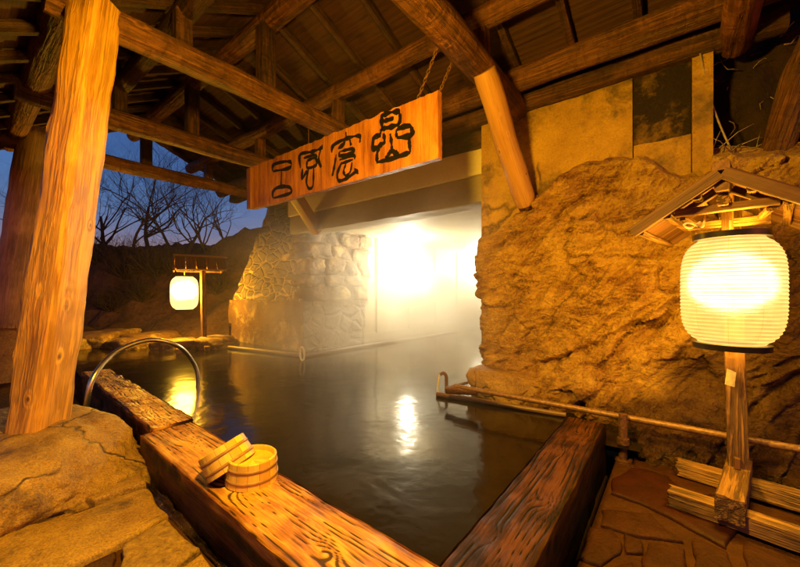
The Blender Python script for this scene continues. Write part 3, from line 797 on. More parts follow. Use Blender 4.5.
# chains up to the beam, and the thin wire
def chain(name, a, b, parent, r=.0045, step=.03):
    n = int((b-a).length/step); vs = []; fs = []
    d = (b-a).normalized(); y = Z.cross(d).normalized(); z = d.cross(y)
    for i in range(n):
        c = a.lerp(b, (i+.5)/n)-a
        e = y if i % 2 else z
        pts = [c+d*(.022*math.cos(t))+e*(.010*math.sin(t)) for t in [2*math.pi*k/10 for k in range(11)]]
        tube_geo(pts, r, 5, vs, fs, cap=False)
    link(name, mesh(name, vs, fs), M['iron'], Matrix.Translation(a), parent)
ct = W(2.34, vr+.05, zt-.01)
chain('chain', ct, at_v(452, 62, 1.36), sign); chain('chain', W(2.30, vr+.22, zt-.01), at_v(438, 46, 1.36), sign)
tube('hanging_wire', [W(2.30, 3.02, zt-.01), W(2.30, 3.02, HT-.09)], .004, M['iron'], sign, 6)

# ------------------------------------------------------------------ right hand rock and concrete
RU = 3.42
top_px = [(489, 232), (515, 210), (540, 192), (560, 172), (585, 160), (615, 154), (645, 156), (665, 166), (685, 172), (700, 172), (712, 168)]
top_sz = []
for (x, y) in top_px:
    p = at_u(x, y, 3.38); top_sz.append((1.62-UV(p)[1], p.z))
def seg_line(pxs, u=3.36):
    out = []
    for (x, y) in pxs:
        p = at_u(x, y, u); out.append((1.62-UV(p)[1], p.z))
    return out
CR1 = seg_line([(505, 376), (540, 366), (585, 350), (640, 322), (700, 292)])
CR2 = seg_line([(486, 252), (520, 232), (570, 205), (620, 176)])
CR3 = seg_line([(690, 300), (720, 350), (760, 420)])
def dseg(p, line):
    best = 9
    for (a, b), (c, d) in zip(line, line[1:]):
        ax, ay = c-a, d-b; t = max(0, min(1, ((p[0]-a)*ax+(p[1]-b)*ay)/(ax*ax+ay*ay)))
        q = math.hypot(p[0]-a-ax*t, p[1]-b-ay*t); best = min(best, q)
    return best
def rock_pt(a, b):
    s = -2.2+6.8*a; z = -.1+2.6*b
    # base path with a rounded corner
    rc = .12
    if s < -rc: base = (RU-s, 1.62); nu, nv_ = 0.0, 1.0
    elif s > rc: base = (RU, 1.62-s); nu, nv_ = -1.0, 0.0
    else:
        t = (s+rc)/(2*rc); ang = t*math.pi/2
        base = (RU+rc*(1-math.sin(ang)), 1.62-rc*(1-math.cos(ang))); nu, nv_ = -math.sin(ang), math.cos(ang)
    zt_ = interp(s, top_sz) if s < top_sz[-1][0] else 2.13+.05*math.sin(s*5)
    if s < 0: zt_ = top_sz[0][1]
    zt_ += .05; zt_ += .03*fbm(Vector((s*6, 0, 2)), 3)
    inside = sm(-.02, .12, zt_-z)
    q = Vector((s, z, 0))
    d = -.13+.19*inside
    d += .055*fbm(Vector((s*1.3, z*1.6, 1.5)), 3)*inside
    # slanting chisel-like strata
    x1 = s*math.cos(.85)+z*math.sin(.85); x2 = -s*math.sin(.85)+z*math.cos(.85)
    wob = fbm(q*2.0, 3)*.25
    d += .042*(1-abs(fbm(Vector((x1*1.5+wob*.6, x2*7.5+wob*1.2, 0)), 5))*2.6)*inside-.024*inside
    d += .020*(.5-abs(fbm(Vector((s*4.5, z*4.5, 9)), 6)))*inside
    d += .012*(.4-abs(fbm(Vector((s*15, z*15, 2)), 5)))*inside
    # facets
    pass
    qq = Vector((x1*1.5+.35*fbm(q*2.2, 3), x2*2.6+.35*fbm(q*2.2+Vector((4, 0, 0)), 3), .4))
    vd, vp = noise.voronoi(qq); h_ = noise.cell_vector(vp[0]*3.7+Vector((.37, .21, .5)))
    d += ((qq.x-vp[0].x)*(h_.x-.5)*.16+(qq.y-vp[0].y)*(h_.y-.5)*.16+(h_.z-.5)*.05)*inside
    d -= .022*math.exp(-((vd[1]-vd[0])/.05)**2)*inside*sm(-.1, .2, fbm(q*1.7+Vector((8, 0, 0)), 2))
    for line, dep, wd in ((CR1, .055, .022), (CR2, .05, .02), (CR3, .04, .03)):
        dd = dseg((s+fbm(q*9, 3)*.04, z+fbm(q*9+Vector((5, 0, 0)), 3)*.04), line)
        d -= dep*math.exp(-(dd/wd)**2)*inside
    # the lower boulder swells, the foot breaks into rubble
    l1 = interp(s, CR1)
    d += .07*sm(.0, -.25, z-l1)*sm(-.1, .3, s)
    d += .09*sm(.5, .2, z)*sm(.1, .5, s)
    d += (.42+.10*fbm(q*5, 4))*sm(.42, .0, z)*sm(1.22, 1.5, s)
    if s > top_sz[-1][0]: d -= 1.1*sm(0, .25, z-zt_-.02)
    d += -.5*sm(2.3, 2.5, z)*(1 if s > top_sz[-1][0] else 0)
    return W(base[0]+nu*d, base[1]+nv_*d, z)
vs, fs = grid_mesh(620, 250, rock_pt)
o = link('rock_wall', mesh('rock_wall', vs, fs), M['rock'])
props(o, 'rough ochre rock face at right, behind the big standing lantern', 'rock wall')

cw = empty('concrete_wall', W(3.5, .8, 1.6), label='weathered yellow concrete wall above the ochre rock face, under the log eave', cat='wall')
vL = UV(at_u(481.5, 200, 3.46))[1]; vS0 = UV(at_u(633, 100, 3.46))[1]; vS1 = UV(at_u(692, 100, 3.46))[1]; vS2 = UV(at_u(713, 100, 3.46))[1]
box_uv('wall_panel', 3.46, 3.9, vS0+.004, vL, .6, 2.93, M['concrete'], cw, seed=11, rough=.008, bev=.02)
box_uv('stained_panel', 3.475, 3.9, vS1+.004, vS0, 1.9, 2.93, M['moss'], cw, seed=12, rough=.012)
pz = at_u(660, 140, 3.44)
box_uv('lower_panel', 3.455, 3.88, vS1+.006, vS0-.006, 1.6, pz.z, M['concrete'], cw, seed=13, rough=.014)
box_uv('corner_post', 3.43, 3.95, vS2, vS1, 1.7, 2.90, M['concrete'], cw, seed=14, rough=.012, bev=.015)
# ledge stone at the mouth of the cave
me = cut_stone(.36, .20, .17, 21, 5, 5, .04, .02)
o = link('ledge_stone', me, M['boulder'], Matrix.Translation(W(3.37, 1.33, .215)) @ Matrix.Rotation(math.atan2(V.y, V.x), 4, 'Z'))
props(o, 'low squared ledge stone at the foot of the ochre rock by the cave mouth', 'stone')

# ------------------------------------------------------------------ cave bath
cave = empty('cave_bath', W(6, 3.3, 0), label='steamy roofed cave bath with pale walls and two glaring lamps', cat='cave bath')
CV = 5.08
box_uv('inner_wall', 4.9, 13.4, CV+.0, CV+.5, .25, 2.3, M['plaster'], cave, cell=.2, seed=31, rough=.004)
box_uv('wall_ledge', 5.1, 13.4, CV-.03, CV+.45, -.1, .30, M['plaster'], cave, cell=.2, seed=32, rough=.02)
u = 5.6; k = 0
while u < 13:
    box_uv('wall_post', u, u+.2, CV-.05, CV+.02, .28, 2.3, M['plaster'], cave, cell=.2, seed=33+k, rough=.004); u += 1.15; k += 1
box_uv('back_wall', 13.4, 13.8, 1.0, 5.7, -.1, 2.8, M['plaster'], cave, cell=.3, seed=41)
box_uv('ceiling', 3.95, 13.8, 1.2, 5.75, 2.30, 2.62, M['plaster'], cave, cell=.3, seed=42)
box_uv('lintel_beam', 3.58, 3.93, 1.55, 5.2, 2.13, 2.42, M['plaster'], cave, cell=.1, seed=43, rough=.01)
box_uv('plaster_band', 3.54, 3.95, 1.55, 5.2, 2.424, 2.70, M['lit_plaster'], cave, cell=.1, seed=44)
box_uv('infill_boards', 3.60, 3.75, 1.55, 6.0, 2.704, 3.02, M['beam'], cave, cell=.1, seed=45)
def cave_lamp(px, py, label, k=1.0):
    p = at_v(px, py, CV-.40)
    r = empty('cave_lamp', p, label=label, cat='lamp', group='lamps on the cave wall')
    vs, fs = lathe([(.001, -.075), (.035, -.066), (.06, -.04), (.072, 0), (.06, .04), (.035, .066), (.03, .08)], 24)
    link('bulb', mesh('bulb', vs, fs), M['bulb'], Matrix.Translation(p), r)
    vs, fs = lathe([(.001, .115), (.05, .115), (.06, .10), (.06, .078), (.02, .078)], 24)
    link('lamp_cap', mesh('lamp_cap', vs, fs), M['iron'], Matrix.Translation(p), r)
    tube('lamp_arm', [p+Z*.10, p+Z*.14+V*.15, p+Z*.10+V*.42], .012, M['iron'], r, 8)
    ld = bpy.data.lights.new('bulb_light', 'POINT'); ld.energy = CAVE_E*k; ld.color = (1, .91, .66); ld.shadow_soft_size = .09
    lo = bpy.data.objects.new('bulb_light', ld); COL.objects.link(lo); lo.parent = r; lo.location = (0, 0, -.02) - V*.12 if False else -V*.16
    return r
CAVE_E = 215
EAVE_E = 190
cave_lamp(401, 263, 'nearer and bigger looking glaring lamp on the cave wall')
cave_lamp(474, 268, 'farther glaring lamp on the cave wall, close beside the rock edge', 1.7)

# masonry pier left of the cave mouth
pier = empty('stone_pier', W(3.9, 6.2, 0), label='rubble masonry pier left of the cave mouth, stone courses on a plain base', cat='stone wall')
vP0 = UV(at_u(303, 352, 3.73))[1]; vP1 = UV(at_u(229, 342, 3.73))[1]
# base block (front + return)
box_uv('base_block', 3.72, 5.2, vP0, vP1, -.1, .985, M['pierstone'], pier, cell=.06, seed=51, rough=.02, bev=.03)
def face_fn(a, b):
    z = .98+2.2*b
    vl_ = vP1-.05-(z-.98)*.72; vr_ = vP0+.02
    v = vr_+(vl_-vr_)*a
    u = 3.76+.10*b+.05*fbm(Vector((v*2.2, z*2.2, 0)), 4)+.02*fbm(Vector((v*8, z*8, 4)), 3)
    if a < .02 or a > .985: u += .10
    return W(u, v, z)
vs, fs = grid_mesh(140, 110, face_fn)
FM = Matrix((V, -U, Z)).transposed().to_4x4(); FM.translation = W(3.78, vP0, 0); inv = FM.inverted()
link('masonry_face', mesh('masonry_face', [inv @ v for v in vs], fs), M['masonry'], FM, pier)
box_uv('masonry_core', 3.92, 5.3, vP0-.035, vP1-1.5, .9, 3.15, M['pierstone'], pier, cell=.2, seed=53)
def ret_fn(a, b):
    u = 3.735+1.5*a; z = -.1+1.08*b
    return W(u, vP0-.012-.015*fbm(Vector((u*5, z*5, 3)), 4), z)
vs, fs = grid_mesh(70, 60, ret_fn)
FR = Matrix((U, V, Z)).transposed().to_4x4(); FR.translation = W(3.7, vP0, 0); inv = FR.inverted()
link('return_face', mesh('return_face', [inv @ v for v in vs], [tuple(reversed(f)) for f in fs]), M['cobble'], FR, pier)
def core_fn(a, b):   # sloping flank behind the facing
    z = .98+2.2*b; v = vP1-.05-(z-.98)*.72
    return W(3.86+1.5*a, v+.04*fbm(Vector((a*5, z*3, 1)), 3), z)
vs, fs = grid_mesh(30, 40, core_fn); link('masonry_flank', mesh('masonry_flank', vs, fs), M['pierstone'], None, pier)
rnd = random.Random(5)
z = .99
while z < 2.75:
    hgt = rnd.uniform(.20, .30)
    u = 3.72+rnd.uniform(-.03, .05)
    while u < 5.15:
        ln = rnd.uniform(.34, .62)
        if u+ln > 5.4: ln = 5.4-u
        me = cut_stone(ln/2*1.02, .22, hgt/2*1.03, rnd.randint(0, 999), 7, 4, .05, .03)
        Mx = Matrix.Translation(W(u+ln/2, vP0+.13+rnd.uniform(-.03, .03), z+hgt/2)) @ Matrix.Rotation(math.atan2(U.y, U.x), 4, 'Z')
        link('stone', me, M['pierstone'], Mx, pier); u += ln
    z += hgt*.98

# poles floating along the walls
def pole(a, b, r, label, mat='bamboo'):
    o = log('bamboo_pole', a, b, r, r*.9, M[mat], rough=.03, bend=.006, sides=12)
    props(o, label, 'pole', 'bamboo poles at the water line'); return o
c0 = at_z(229, 347, WZ+.03); c1 = at_z(300, 355, WZ+.03)
pole(c0, c1+(c1-c0)*.02, .035, 'bamboo pole lying along the front foot of the masonry pier')
pole(at_z(303, 356, WZ+.03), at_z(478, 328, WZ+.03), .035, 'long bamboo pole running into the cave along the pale wall')
o = timber('mooring_stake', at_z(230, 347, -.05), at_z(230, 347, WZ)+Z*.42, .045, .045, M['stand_dark'])
props(o, 'thin dark stake standing in the water at the left corner of the masonry pier', 'stake')
def rope_loop(name, c, h, w, label):
    pts = [c+Vector((w*math.sin(t), .02*math.cos(t), h*.5*(1-math.cos(t)))) for t in [2*math.pi*i/24 for i in range(25)]]
    o = tube(name, pts, .014, M['rope'], sides=8); props(o, label, 'rope'); return o
rope_loop('rope_loop', at_z(302, 361, WZ+.0), .21, .032, 'white rope loop tied round the poles at the pier corner')
# spout and its two poles at right
PU = 2.86
sp = at_z(443, 392, WZ)
spout = empty('water_spout', sp, label='small hooked iron spout pouring water at the tip of the poles by the cave mouth', cat='spout')
Xr = Vector((1, 0, 0))
tube('gooseneck', [sp+Xr*.035-Z*.05, sp+Xr*.035+Z*.10, sp+Xr*.03+Z*.17, sp+Xr*.0+Z*.195, sp-Xr*.03+Z*.18], .017, M['iron'], spout, 10, smooth_n=5)
tube('water_jet', [sp-Xr*.034+Z*.178, sp-Xr*.05+Z*.10, sp-Xr*.058+Z*.0], [.010]*11, M['rope'], spout, 8, smooth_n=5)
PU0 = at_z(455, 386, .29)
o = tube('water_pipe', [W(PU, 1.62, .29), W(PU, .2, .293), W(PU, -1.6, .30)], .021, M['pipe'], sides=12); props(o, 'long thin worn pipe running low across in front of the ochre rock', 'pipe')
pole(at_z(437, 394, WZ+.02), at_z(566, 415, WZ+.02), .024, 'thin bamboo pole on the dark water beside the low pipe')
pole(at_z(446, 388, WZ+.05), at_z(500, 374, WZ+.05), .018, 'short bamboo pole from the spout back to the ledge stone')
o = log('pole_joint', W(PU-.01, 1.70, .25), W(PU+.01, 1.40, .27), .035, .03, M['iron'], rough=.12); props(o, 'dark knotted joint where the low pipe meets the spout', 'pipe joint')
stub = empty('pipe_valve', W(2.80, .30, 0), label='short rusty standpipe under the low pipe beside the right bath timber', cat='pipe fitting')
sp_pipe = tube('standpipe', [W(2.80, .30, 0.0), W(2.80, .30, .33)], .026, M['iron'], stub, 12)
tube('collar', [W(2.80, .30, .13), W(2.80, .30, .17)], .036, M['iron'], sp_pipe, 12)
tube('flange', [W(2.80, .30, .0), W(2.80, .30, .03)], .055, M['iron'], sp_pipe, 12)

# ------------------------------------------------------------------ paving
def pz(lst, z): return [at_z(x, y, z) for (x, y) in lst]
FZ = .10
G = 'paving slabs left of the bath'
slab('paving_slab', pz([(-60, 556), (0, 533), (95, 506), (147, 487), (166, 514), (120, 541), (62, 567), (-20, 620), (-70, 640)], FZ), FZ, .09, M['slab'], 1, label='broad smooth floor slab just below the boulder at lower left', cat='paving slab', group=G)
slab('paving_slab', pz([(120, 546), (168, 518), (197, 549), (176, 568), (150, 590), (116, 600)], FZ), FZ, .09, M['slab_rough'], 2, label='pebbled floor slab against the gutter, at the corner of the broad slab', cat='paving slab', group=G)
slab('paving_slab', pz([(66, 570), (116, 547), (112, 600), (60, 640), (0, 640)], FZ), FZ-.012, .08, M['slab_dark'], 3, label='darker floor slab at the bottom edge between broad and pebbled slabs', cat='paving slab', group=G)
slab('paving_slab', pz([(180, 569), (200, 553), (228, 582), (215, 620), (160, 640), (150, 596)], FZ), FZ, .09, M['slab'], 4, label='small pale floor slab in the bottom corner by the gutter', cat='paving slab', group=G)
slab('paving_slab', pz([(84, 500), (120, 484), (140, 474), (145, 484), (95, 502)], FZ), FZ+.01, .09, M['slab'], 5, label='thin bright sliver of slab wedged under the boulder by the gutter', cat='paving slab', group=G)
RZ = .03
G = 'flagstones right of the bath'
slab('flagstone', pz([(612, 477), (634, 467), (668, 478), (700, 500), (735, 522), (728, 545), (690, 528), (650, 506), (612, 492)], RZ), RZ, .1, M['slab_red'], 11, dome=.004, label='big dark red flagstone beside the right bath timber', cat='flagstone', group=G)
slab('flagstone', pz([(632, 452), (660, 458), (706, 476), (730, 492), (700, 494), (664, 474), (634, 464)], RZ), RZ-.006, .1, M['slab_dark'], 12, dome=.004, label='brown flagstone under the left ends of the lantern stand bars', cat='flagstone', group=G)
for i, (pl, lb) in enumerate([
    ([(602, 508), (650, 512), (684, 540), (640, 536), (600, 524)], 'long narrow dark flagstone directly below the red one'),
    ([(590, 526), (614, 528), (622, 552), (600, 566), (580, 556)], 'rounded dark flagstone against the right bath timber'),
    ([(622, 532), (640, 540), (642, 552), (628, 552)], 'smallest dark flagstone between the rounded and narrow ones'),
    ([(648, 542), (684, 546), (686, 574), (650, 580), (640, 556)], 'squarish dark flagstone at the bottom edge'),
    ([(694, 538), (730, 552), (736, 590), (696, 584)], 'dark flagstone at the bottom edge below the near bar of the stand'),
    ([(742, 540), (800, 560), (840, 600), (760, 610), (744, 580)], 'broad brown flagstone in the bottom right corner'),
    ([(590, 572), (634, 560), (646, 590), (600, 620), (572, 600)], 'flagstone cut by the bottom edge beside the dark timber')]):
    slab('flagstone', pz(pl, RZ), RZ-.004, .1, M['slab_dark'], 20+i, dome=.006, label=lb, cat='flagstone', group=G)
slab('flagstone', pz([(750, 512), (800, 520), (850, 520), (860, 545), (800, 548), (760, 536)], RZ), RZ-.006, .1, M['slab_dark'], 32, dome=.004, label='brown flagstone between the two bars at the right edge', cat='flagstone', group=G)

# ------------------------------------------------------------------ lanterns
def lantern(center, label, rz=0.0, glow=1.0, scl=1.0):
    t = empty('paper_lantern', center, rz, label=label, cat='lantern', group='glowing paper lanterns')
    Rr, Hh, N = .197*scl, .278*scl, 30
    prof = []
    for i in range(N*4+1):
        s_ = -1+2*i/(N*4)
        zz = s_*.985
        r = Rr*(1-abs(zz)**4.2)**(1/2.6)
        r = max(r, .125)
        r += .0022*math.cos(2*math.pi*i/4)
        prof.append((r, Hh*zz))
    vs, fs = lathe(prof, 96); Mx = WM[t.name]
    shade = link('paper_shade', mesh('paper_shade', vs, fs), M['paper' if scl == 1 else 'paper_far'], Mx, t)
    for sgn in (1, -1):
        zc = Hh*.985*sgn
        vs, fs = lathe([(.10, zc-.012), (.148, zc-.014), (.150, zc+.014), (.10, zc+.016), (.10, zc-.012)], 48)
        me = mesh('end_ring', vs, fs); link('end_ring', me, M['lacquer'], Mx, shade); sharp(me, 40)
    tube('hanging_cord', [center+Z*(Hh+.0), center+Z*(Hh+.075)], .006, M['cable'], t, 6)
    ld = bpy.data.lights.new('inner_bulb', 'POINT'); ld.energy = 66*glow; ld.color = (1, .53, .028); ld.shadow_soft_size = .17*scl
    ld.cycles.use_multiple_importance_sampling = False
    lo = bpy.data.objects.new('inner_bulb', ld); COL.objects.link(lo); lo.parent = t; lo.location = (0, 0, .04)
    return t
Ds = Vector((.684, -.73, 0)).normalized(); Fs = Vector((.73, .684, 0)).normalized()
def stand(origin, rz, label):
    """standing post with gable roof; local +Y points from lantern to post, +X to the right"""
    t = empty('lantern_stand', origin, rz, label=label, cat='lantern stand', group='roofed lantern stands')
    B = WM[t.name]
    def P(x, y, z): return B @ Vector((x, y, z))
    lean = -.03
    timber('post', P(0, 0, .06), P(lean, -.02, 1.66), .085, .075, M['stand'], t, roll=R(0), bev=.006, endrough=.004)
    ft = timber('foot', P(0.0, -.47, .105), P(0, .13, .10), .105, .115, M['stand'], t, bev=.006, endrough=.012)
    timber('base_bar', P(-.27, .02, .052), P(.55, .02, .052), .085, .085, M['stand'], t, bev=.005, endrough=.012)
    timber('base_bar', P(-.24, -.40, .052), P(.6, -.40, .052), .085, .085, M['stand'], t, bev=.005, endrough=.012)
    timber('tenon_block', P(0, -.05, .166), P(0, -.052, .22), .02, .04, M['stand_dark'], ft, bev=.004)
    yf, yb, zr, sl, hw = -.46, .36, 1.685, .66, .35
    xc = lean
    timber('ridge_beam', P(xc, yf, zr-.045), P(xc, yb, zr-.045), .05, .06, M['stand_dark'], t)
    timber('ridge_cap', P(xc, yf-.03, zr+.035), P(xc, yb+.03, zr+.035), .06, .045, M['stand_dark'], t)
    for sgn in (-1, 1):
        n = 5
        for i in range(n):      # lapped boards running down the slope
            ya = yf+(yb-yf)*i/n; yc = ya+(yb-yf)/n*.5
            a = P(xc+sgn*.012, yc, zr+.012-sl*.012); b = P(xc+sgn*hw, yc, zr+.012-sl*hw)
            timber('roof_board', a, b, (yb-yf)/n*.94, .014, M['stand_dark'], t, seg=.2)
        for j, f_ in enumerate((.28, .62, .95)):
            timber('purlin', P(xc+sgn*hw*f_, yf+.02, zr-.018-sl*hw*f_), P(xc+sgn*hw*f_, yb-.02, zr-.018-sl*hw*f_), .035, .028, M['stand'], t, seg=.2)
        for yy in (yf+.012, yb-.012):
            timber('barge_board', P(xc+sgn*.005, yy-.03, zr-.0), P(xc+sgn*(hw+.012), yy-.03, zr-.0-sl*(hw+.007)), .024, .058, M['stand_dark'], t, seg=.2)
        timber('rafter', P(xc+sgn*.03, yf+.12, zr-.055), P(xc+sgn*hw*.55, yf+.12, zr-.035-sl*hw*.55), .03, .036, M['stand_dark'], t, seg=.2)
        timber('gable_strut', P(xc+sgn*.16, yf+.10, zr-.17), P(xc+sgn*.12, yf+.30, zr-.19), .03, .03, M['stand'], t, seg=.2)
    timber('gable_tie', P(xc-.19, yf+.09, zr-.145), P(xc+.19, yf+.09, zr-.145), .035, .04, M['stand_dark'], t)
    timber('gable_tie', P(xc-.16, yf+.27, zr-.195), P(xc+.16, yf+.27, zr-.195), .035, .045, M['stand'], t)
    timber('hanging_arm', P(xc, yf+.05, zr-.115), P(xc, .05, zr-.115), .045, .05, M['stand'], t)
    timber('gable_post', P(xc, yf+.27, zr-.26), P(xc, yf+.27, zr-.07), .045, .04, M['stand'], t)
    return t
so = at_z(738, 470, .16); so.z = RZ-.006
rzA = math.atan2(Ds.y, Ds.x)
stand(so, rzA, 'wooden lantern stand with small gable roof on the right flagstones')
lc = at_y(730.5, 291, so.y-.20)
lantern(lc, 'big glowing paper lantern hung on the stand at right, in front of the ochre rock', rz=.15)
# tag tied to the post
tag_p = at_y(729, 376, so.y-.075)
o = link('paper_tag', mesh('paper_tag', [(-.02, 0, -.045), (.03, 0, -.06), (.035, -.004, .02), (-.012, -.004, .04), (-.02, .003, -.045), (.03, .003, -.06), (.035, -.001, .02), (-.012, -.001, .04)],
    [(0, 1, 2, 3), (7, 6, 5, 4), (0, 4, 5, 1), (1, 5, 6, 2), (2, 6, 7, 3), (3, 7, 4, 0)]), M['tag'], Matrix.Translation(tag_p), smooth=False)
props(o, 'small white paper tag tied to the post below the big lantern', 'tag')
o = tube('loose_cord', spline([at_y(700, 222, lc.y+.05), at_y(690, 228, lc.y), at_y(684, 225, lc.y), at_y(690, 223, lc.y), at_y(702, 227, lc.y+.03), at_y(705, 216, lc.y+.08)], 6), .005, M['rope'], sides=6)
props(o, 'loose pale cord knotted under the lantern stand roof', 'cord')

fo = at_z(204, 346, .14); fo.z = .10
fl = at_y(184.5, 293, fo.y-.05)
d = (fo-fl); rzB = math.atan2(d.y, d.x)-math.pi/2
rzB = math.atan2((fo-fl).y+.16, (fo-fl).x)-math.pi/2
stand(fo, rzB, 'distant lantern stand on the far bank between the hillside and the masonry pier')
lantern(fl, 'small distant glowing lantern across the pool', rz=.4, scl=1.15, glow=4.2)
# bulb hanging from the front eave plate, above the frame
hl = W(.70, .95, 2.44)
ht = empty('hanging_lamp', hl, label='bare bulb lamp hanging from the eave above the near bath timber', cat='lamp')
vs, fs = lathe([(.001, -.06), (.03, -.05), (.042, -.02), (.036, .012), (.02, .04)], 24)
link('bulb', mesh('bulb', vs, fs), M['bulb'], Matrix.Translation(hl), ht)
vs, fs = lathe([(.022, .03), (.024, .09), (.012, .10), (.001, .10)], 24)
link('socket', mesh('socket', vs, fs), M['lacquer'], Matrix.Translation(hl), ht)
vs, fs = lathe([(.03, .06), (.09, .015), (.165, -.075), (.162, -.078), (.088, .008), (.028, .052)], 40)
link('unseen_shade', mesh('unseen_shade', vs, fs), M['lacquer'], Matrix.Translation(hl), ht)  # unseen cone added to keep the bulb's light off the roof
tube('lamp_cord', [hl+Z*.09, hl+Z*.46], .005, M['lacquer'], ht, 6)
ld = bpy.data.lights.new('bulb_light', 'POINT'); ld.energy = EAVE_E; ld.color = (1, .54, .03); ld.shadow_soft_size = .10
lo = bpy.data.objects.new('bulb_light', ld); COL.objects.link(lo); lo.parent = ht; lo.location = (0, 0, -.17)

# ------------------------------------------------------------------ far bank stones, shrubs, trees
rnd = random.Random(11)
for i, (x, y, s_, lb) in enumerate([(70, 345, .34, 'flat dark stone on the far bank, seen just right of the front pillar'), (104, 340, .42, 'long pale stone on the far bank behind the arched handrail'),
        (128, 343, .28, 'low dark stone left of the distant lantern'), (152, 339, .34, 'rounded stone on the far bank behind the top of the handrail'),
        (176, 343, .26, 'small stone at the water just left of the distant lantern post'), (219, 342, .30, 'dark stone between the distant lantern post and the pier')]):
    p = at_z(x, y+4, WZ)
    me = cut_stone(s_*1.5, s_, s_*.5, i*7+3, 9, 4, .06, .03)
    o = link('bank_stone', me, M['pierstone'], Matrix.Translation(p+Z*(s_*.12)) @ Matrix.Rotation(rnd.random()*3, 4, 'Z')); props(o, lb, 'stone', 'stones along the far bank')
def branch(vs, fs, p, d, L, r, depth, rnd, spread=.5, maxd=6):
    n = 5; pts = [p]; rr = [r]; dd = d.normalized()
    for i in range(n):
        dd = (dd+Vector((rnd.gauss(0, .16), rnd.gauss(0, .16), rnd.gauss(.03, .12)))).normalized()
        p = p+dd*(L/n); pts.append(p); rr.append(r*(1-.45*(i+1)/n))
    tube_geo(pts, rr, 6 if r > .02 else 4 if r > .008 else 3, vs, fs, cap=False)
    if depth >= maxd: return
    for k in range(rnd.choice((2, 3, 3))):
        i = rnd.randint(2, n); q = pts[i]
        ax = Vector((rnd.gauss(0, 1), rnd.gauss(0, 1), rnd.gauss(.2, .6))).normalized()
        branch(vs, fs, q, dd+ax*spread*1.3, L*rnd.uniform(.62, .86), rr[i]*rnd.uniform(.55, .75), depth+1, rnd, spread, maxd)
def tree(base, H, lean, seed, label, maxd=6):
    rnd = random.Random(seed)
    t = empty('bare_tree', base, label=label, cat='tree', group='bare trees on the hillside')
    n = 7; pts = []; p = base.copy(); d = (Z+lean).normalized()
    rr = []
    for i in range(n+1):
        pts.append(p.copy()); rr.append(H*.016*(1-.5*i/n)); d = (d+Vector((rnd.gauss(0, .1), rnd.gauss(0, .1), 0))).normalized(); p = p+d*(H*.42/n)
    tube('trunk', pts, rr, M['bark'], t, 8)
    vs = []; fs = []
    for k in range(7):
        i = rnd.randint(2, n)
        ax = Vector((rnd.gauss(0, 1), rnd.gauss(0, .8), rnd.gauss(.25, .4))).normalized()
        branch(vs, fs, pts[i]-base, d+ax*1.1, H*rnd.uniform(.28, .40), rr[i]*.6, 0, rnd, .62, 7)
    link('crown', mesh('crown', vs, fs), M['bark'], Matrix.Translation(base), t)
def on_hill(px, y):
    x = (px-CX)/F*y; a = (x+34)/60; b = (y-7)/40; return hill_fn(a, b)
tree(on_hill(150, 11.5)-Z*.2, 4.6, Vector((-.25, 0, 0)), 3, 'bare tree leaning left behind the distant lantern, the middle one against the sky')
tree(on_hill(188, 10.6)-Z*.2, 3.2, Vector((.05, 0, 0)), 8, 'bare tree with upright dark trunk above the distant lantern')
tree(on_hill(108, 12.5)-Z*.2, 4.6, Vector((.2, 0, 0)), 5, 'bare tree close beside the right edge of the front pillar')
tree(on_hill(66, 13)-Z*.2, 3.6, Vector((.1, 0, 0)), 21, 'bare tree seen between the two pillars at left')
tree(on_hill(228, 15)-Z*.3, 3.4, Vector((-.3, 0, 0)), 14, 'thin bare tree behind the hillside next to the masonry pier')
tree(on_hill(132, 10.4)-Z*.2, 3.0, Vector((.12, 0, 0)), 31, 'thin bare sapling between the two larger trees left of the distant lantern')
tree(on_hill(172, 11.2)-Z*.2, 3.3, Vector((-.1, 0, 0)), 33, 'thin bare sapling standing straight above the distant lantern')
tree(on_hill(206, 10.8)-Z*.2, 2.8, Vector((-.15, 0, 0)), 37, 'thin bare sapling right of the upright dark trunk')
def shrub(px, y, r, seed, label):
    rnd = random.Random(seed); base = on_hill(px, y)-Z*.1; vs = []; fs = []
    for k in range(44):
        a = rnd.random()*6.28; d = Vector((math.cos(a)*.8, math.sin(a)*.8, rnd.uniform(.4, 1.2)))
        branch(vs, fs, Vector((0, 0, 0)), d, r*rnd.uniform(.4, .7), .012, 3, rnd, .7, 5)
    o = link('bare_shrub', mesh('bare_shrub', vs, fs), M['bark'], Matrix.Translation(base)); props(o, label, 'shrub', 'bare shrubs on the hillside')
shrub(126, 9.6, 1.25, 1, 'twiggy bare shrub on the hillside left of the distant lantern')
shrub(158, 9.5, 1.3, 2, 'twiggy bare shrub straight above the distant lantern roof')
shrub(182, 9.4, 1.1, 3, 'twiggy bare shrub on the dark slope right of the upright tree')
shrub(98, 9.8, 1.25, 4, 'twiggy bare shrub right beside the front pillar')

shrub(140, 9.0, .75, 5, 'low bare shrub on the bank face, lit by the distant lantern on its left side')
shrub(112, 8.9, .8, 6, 'low bare shrub on the bank face above the long pale bank stone')
shrub(218, 9.0, .8, 7, 'bare shrub in the dark dip between the distant lantern and the masonry pier')
shrub(60, 9.2, .9, 8, 'bare shrub between the two pillars at left')
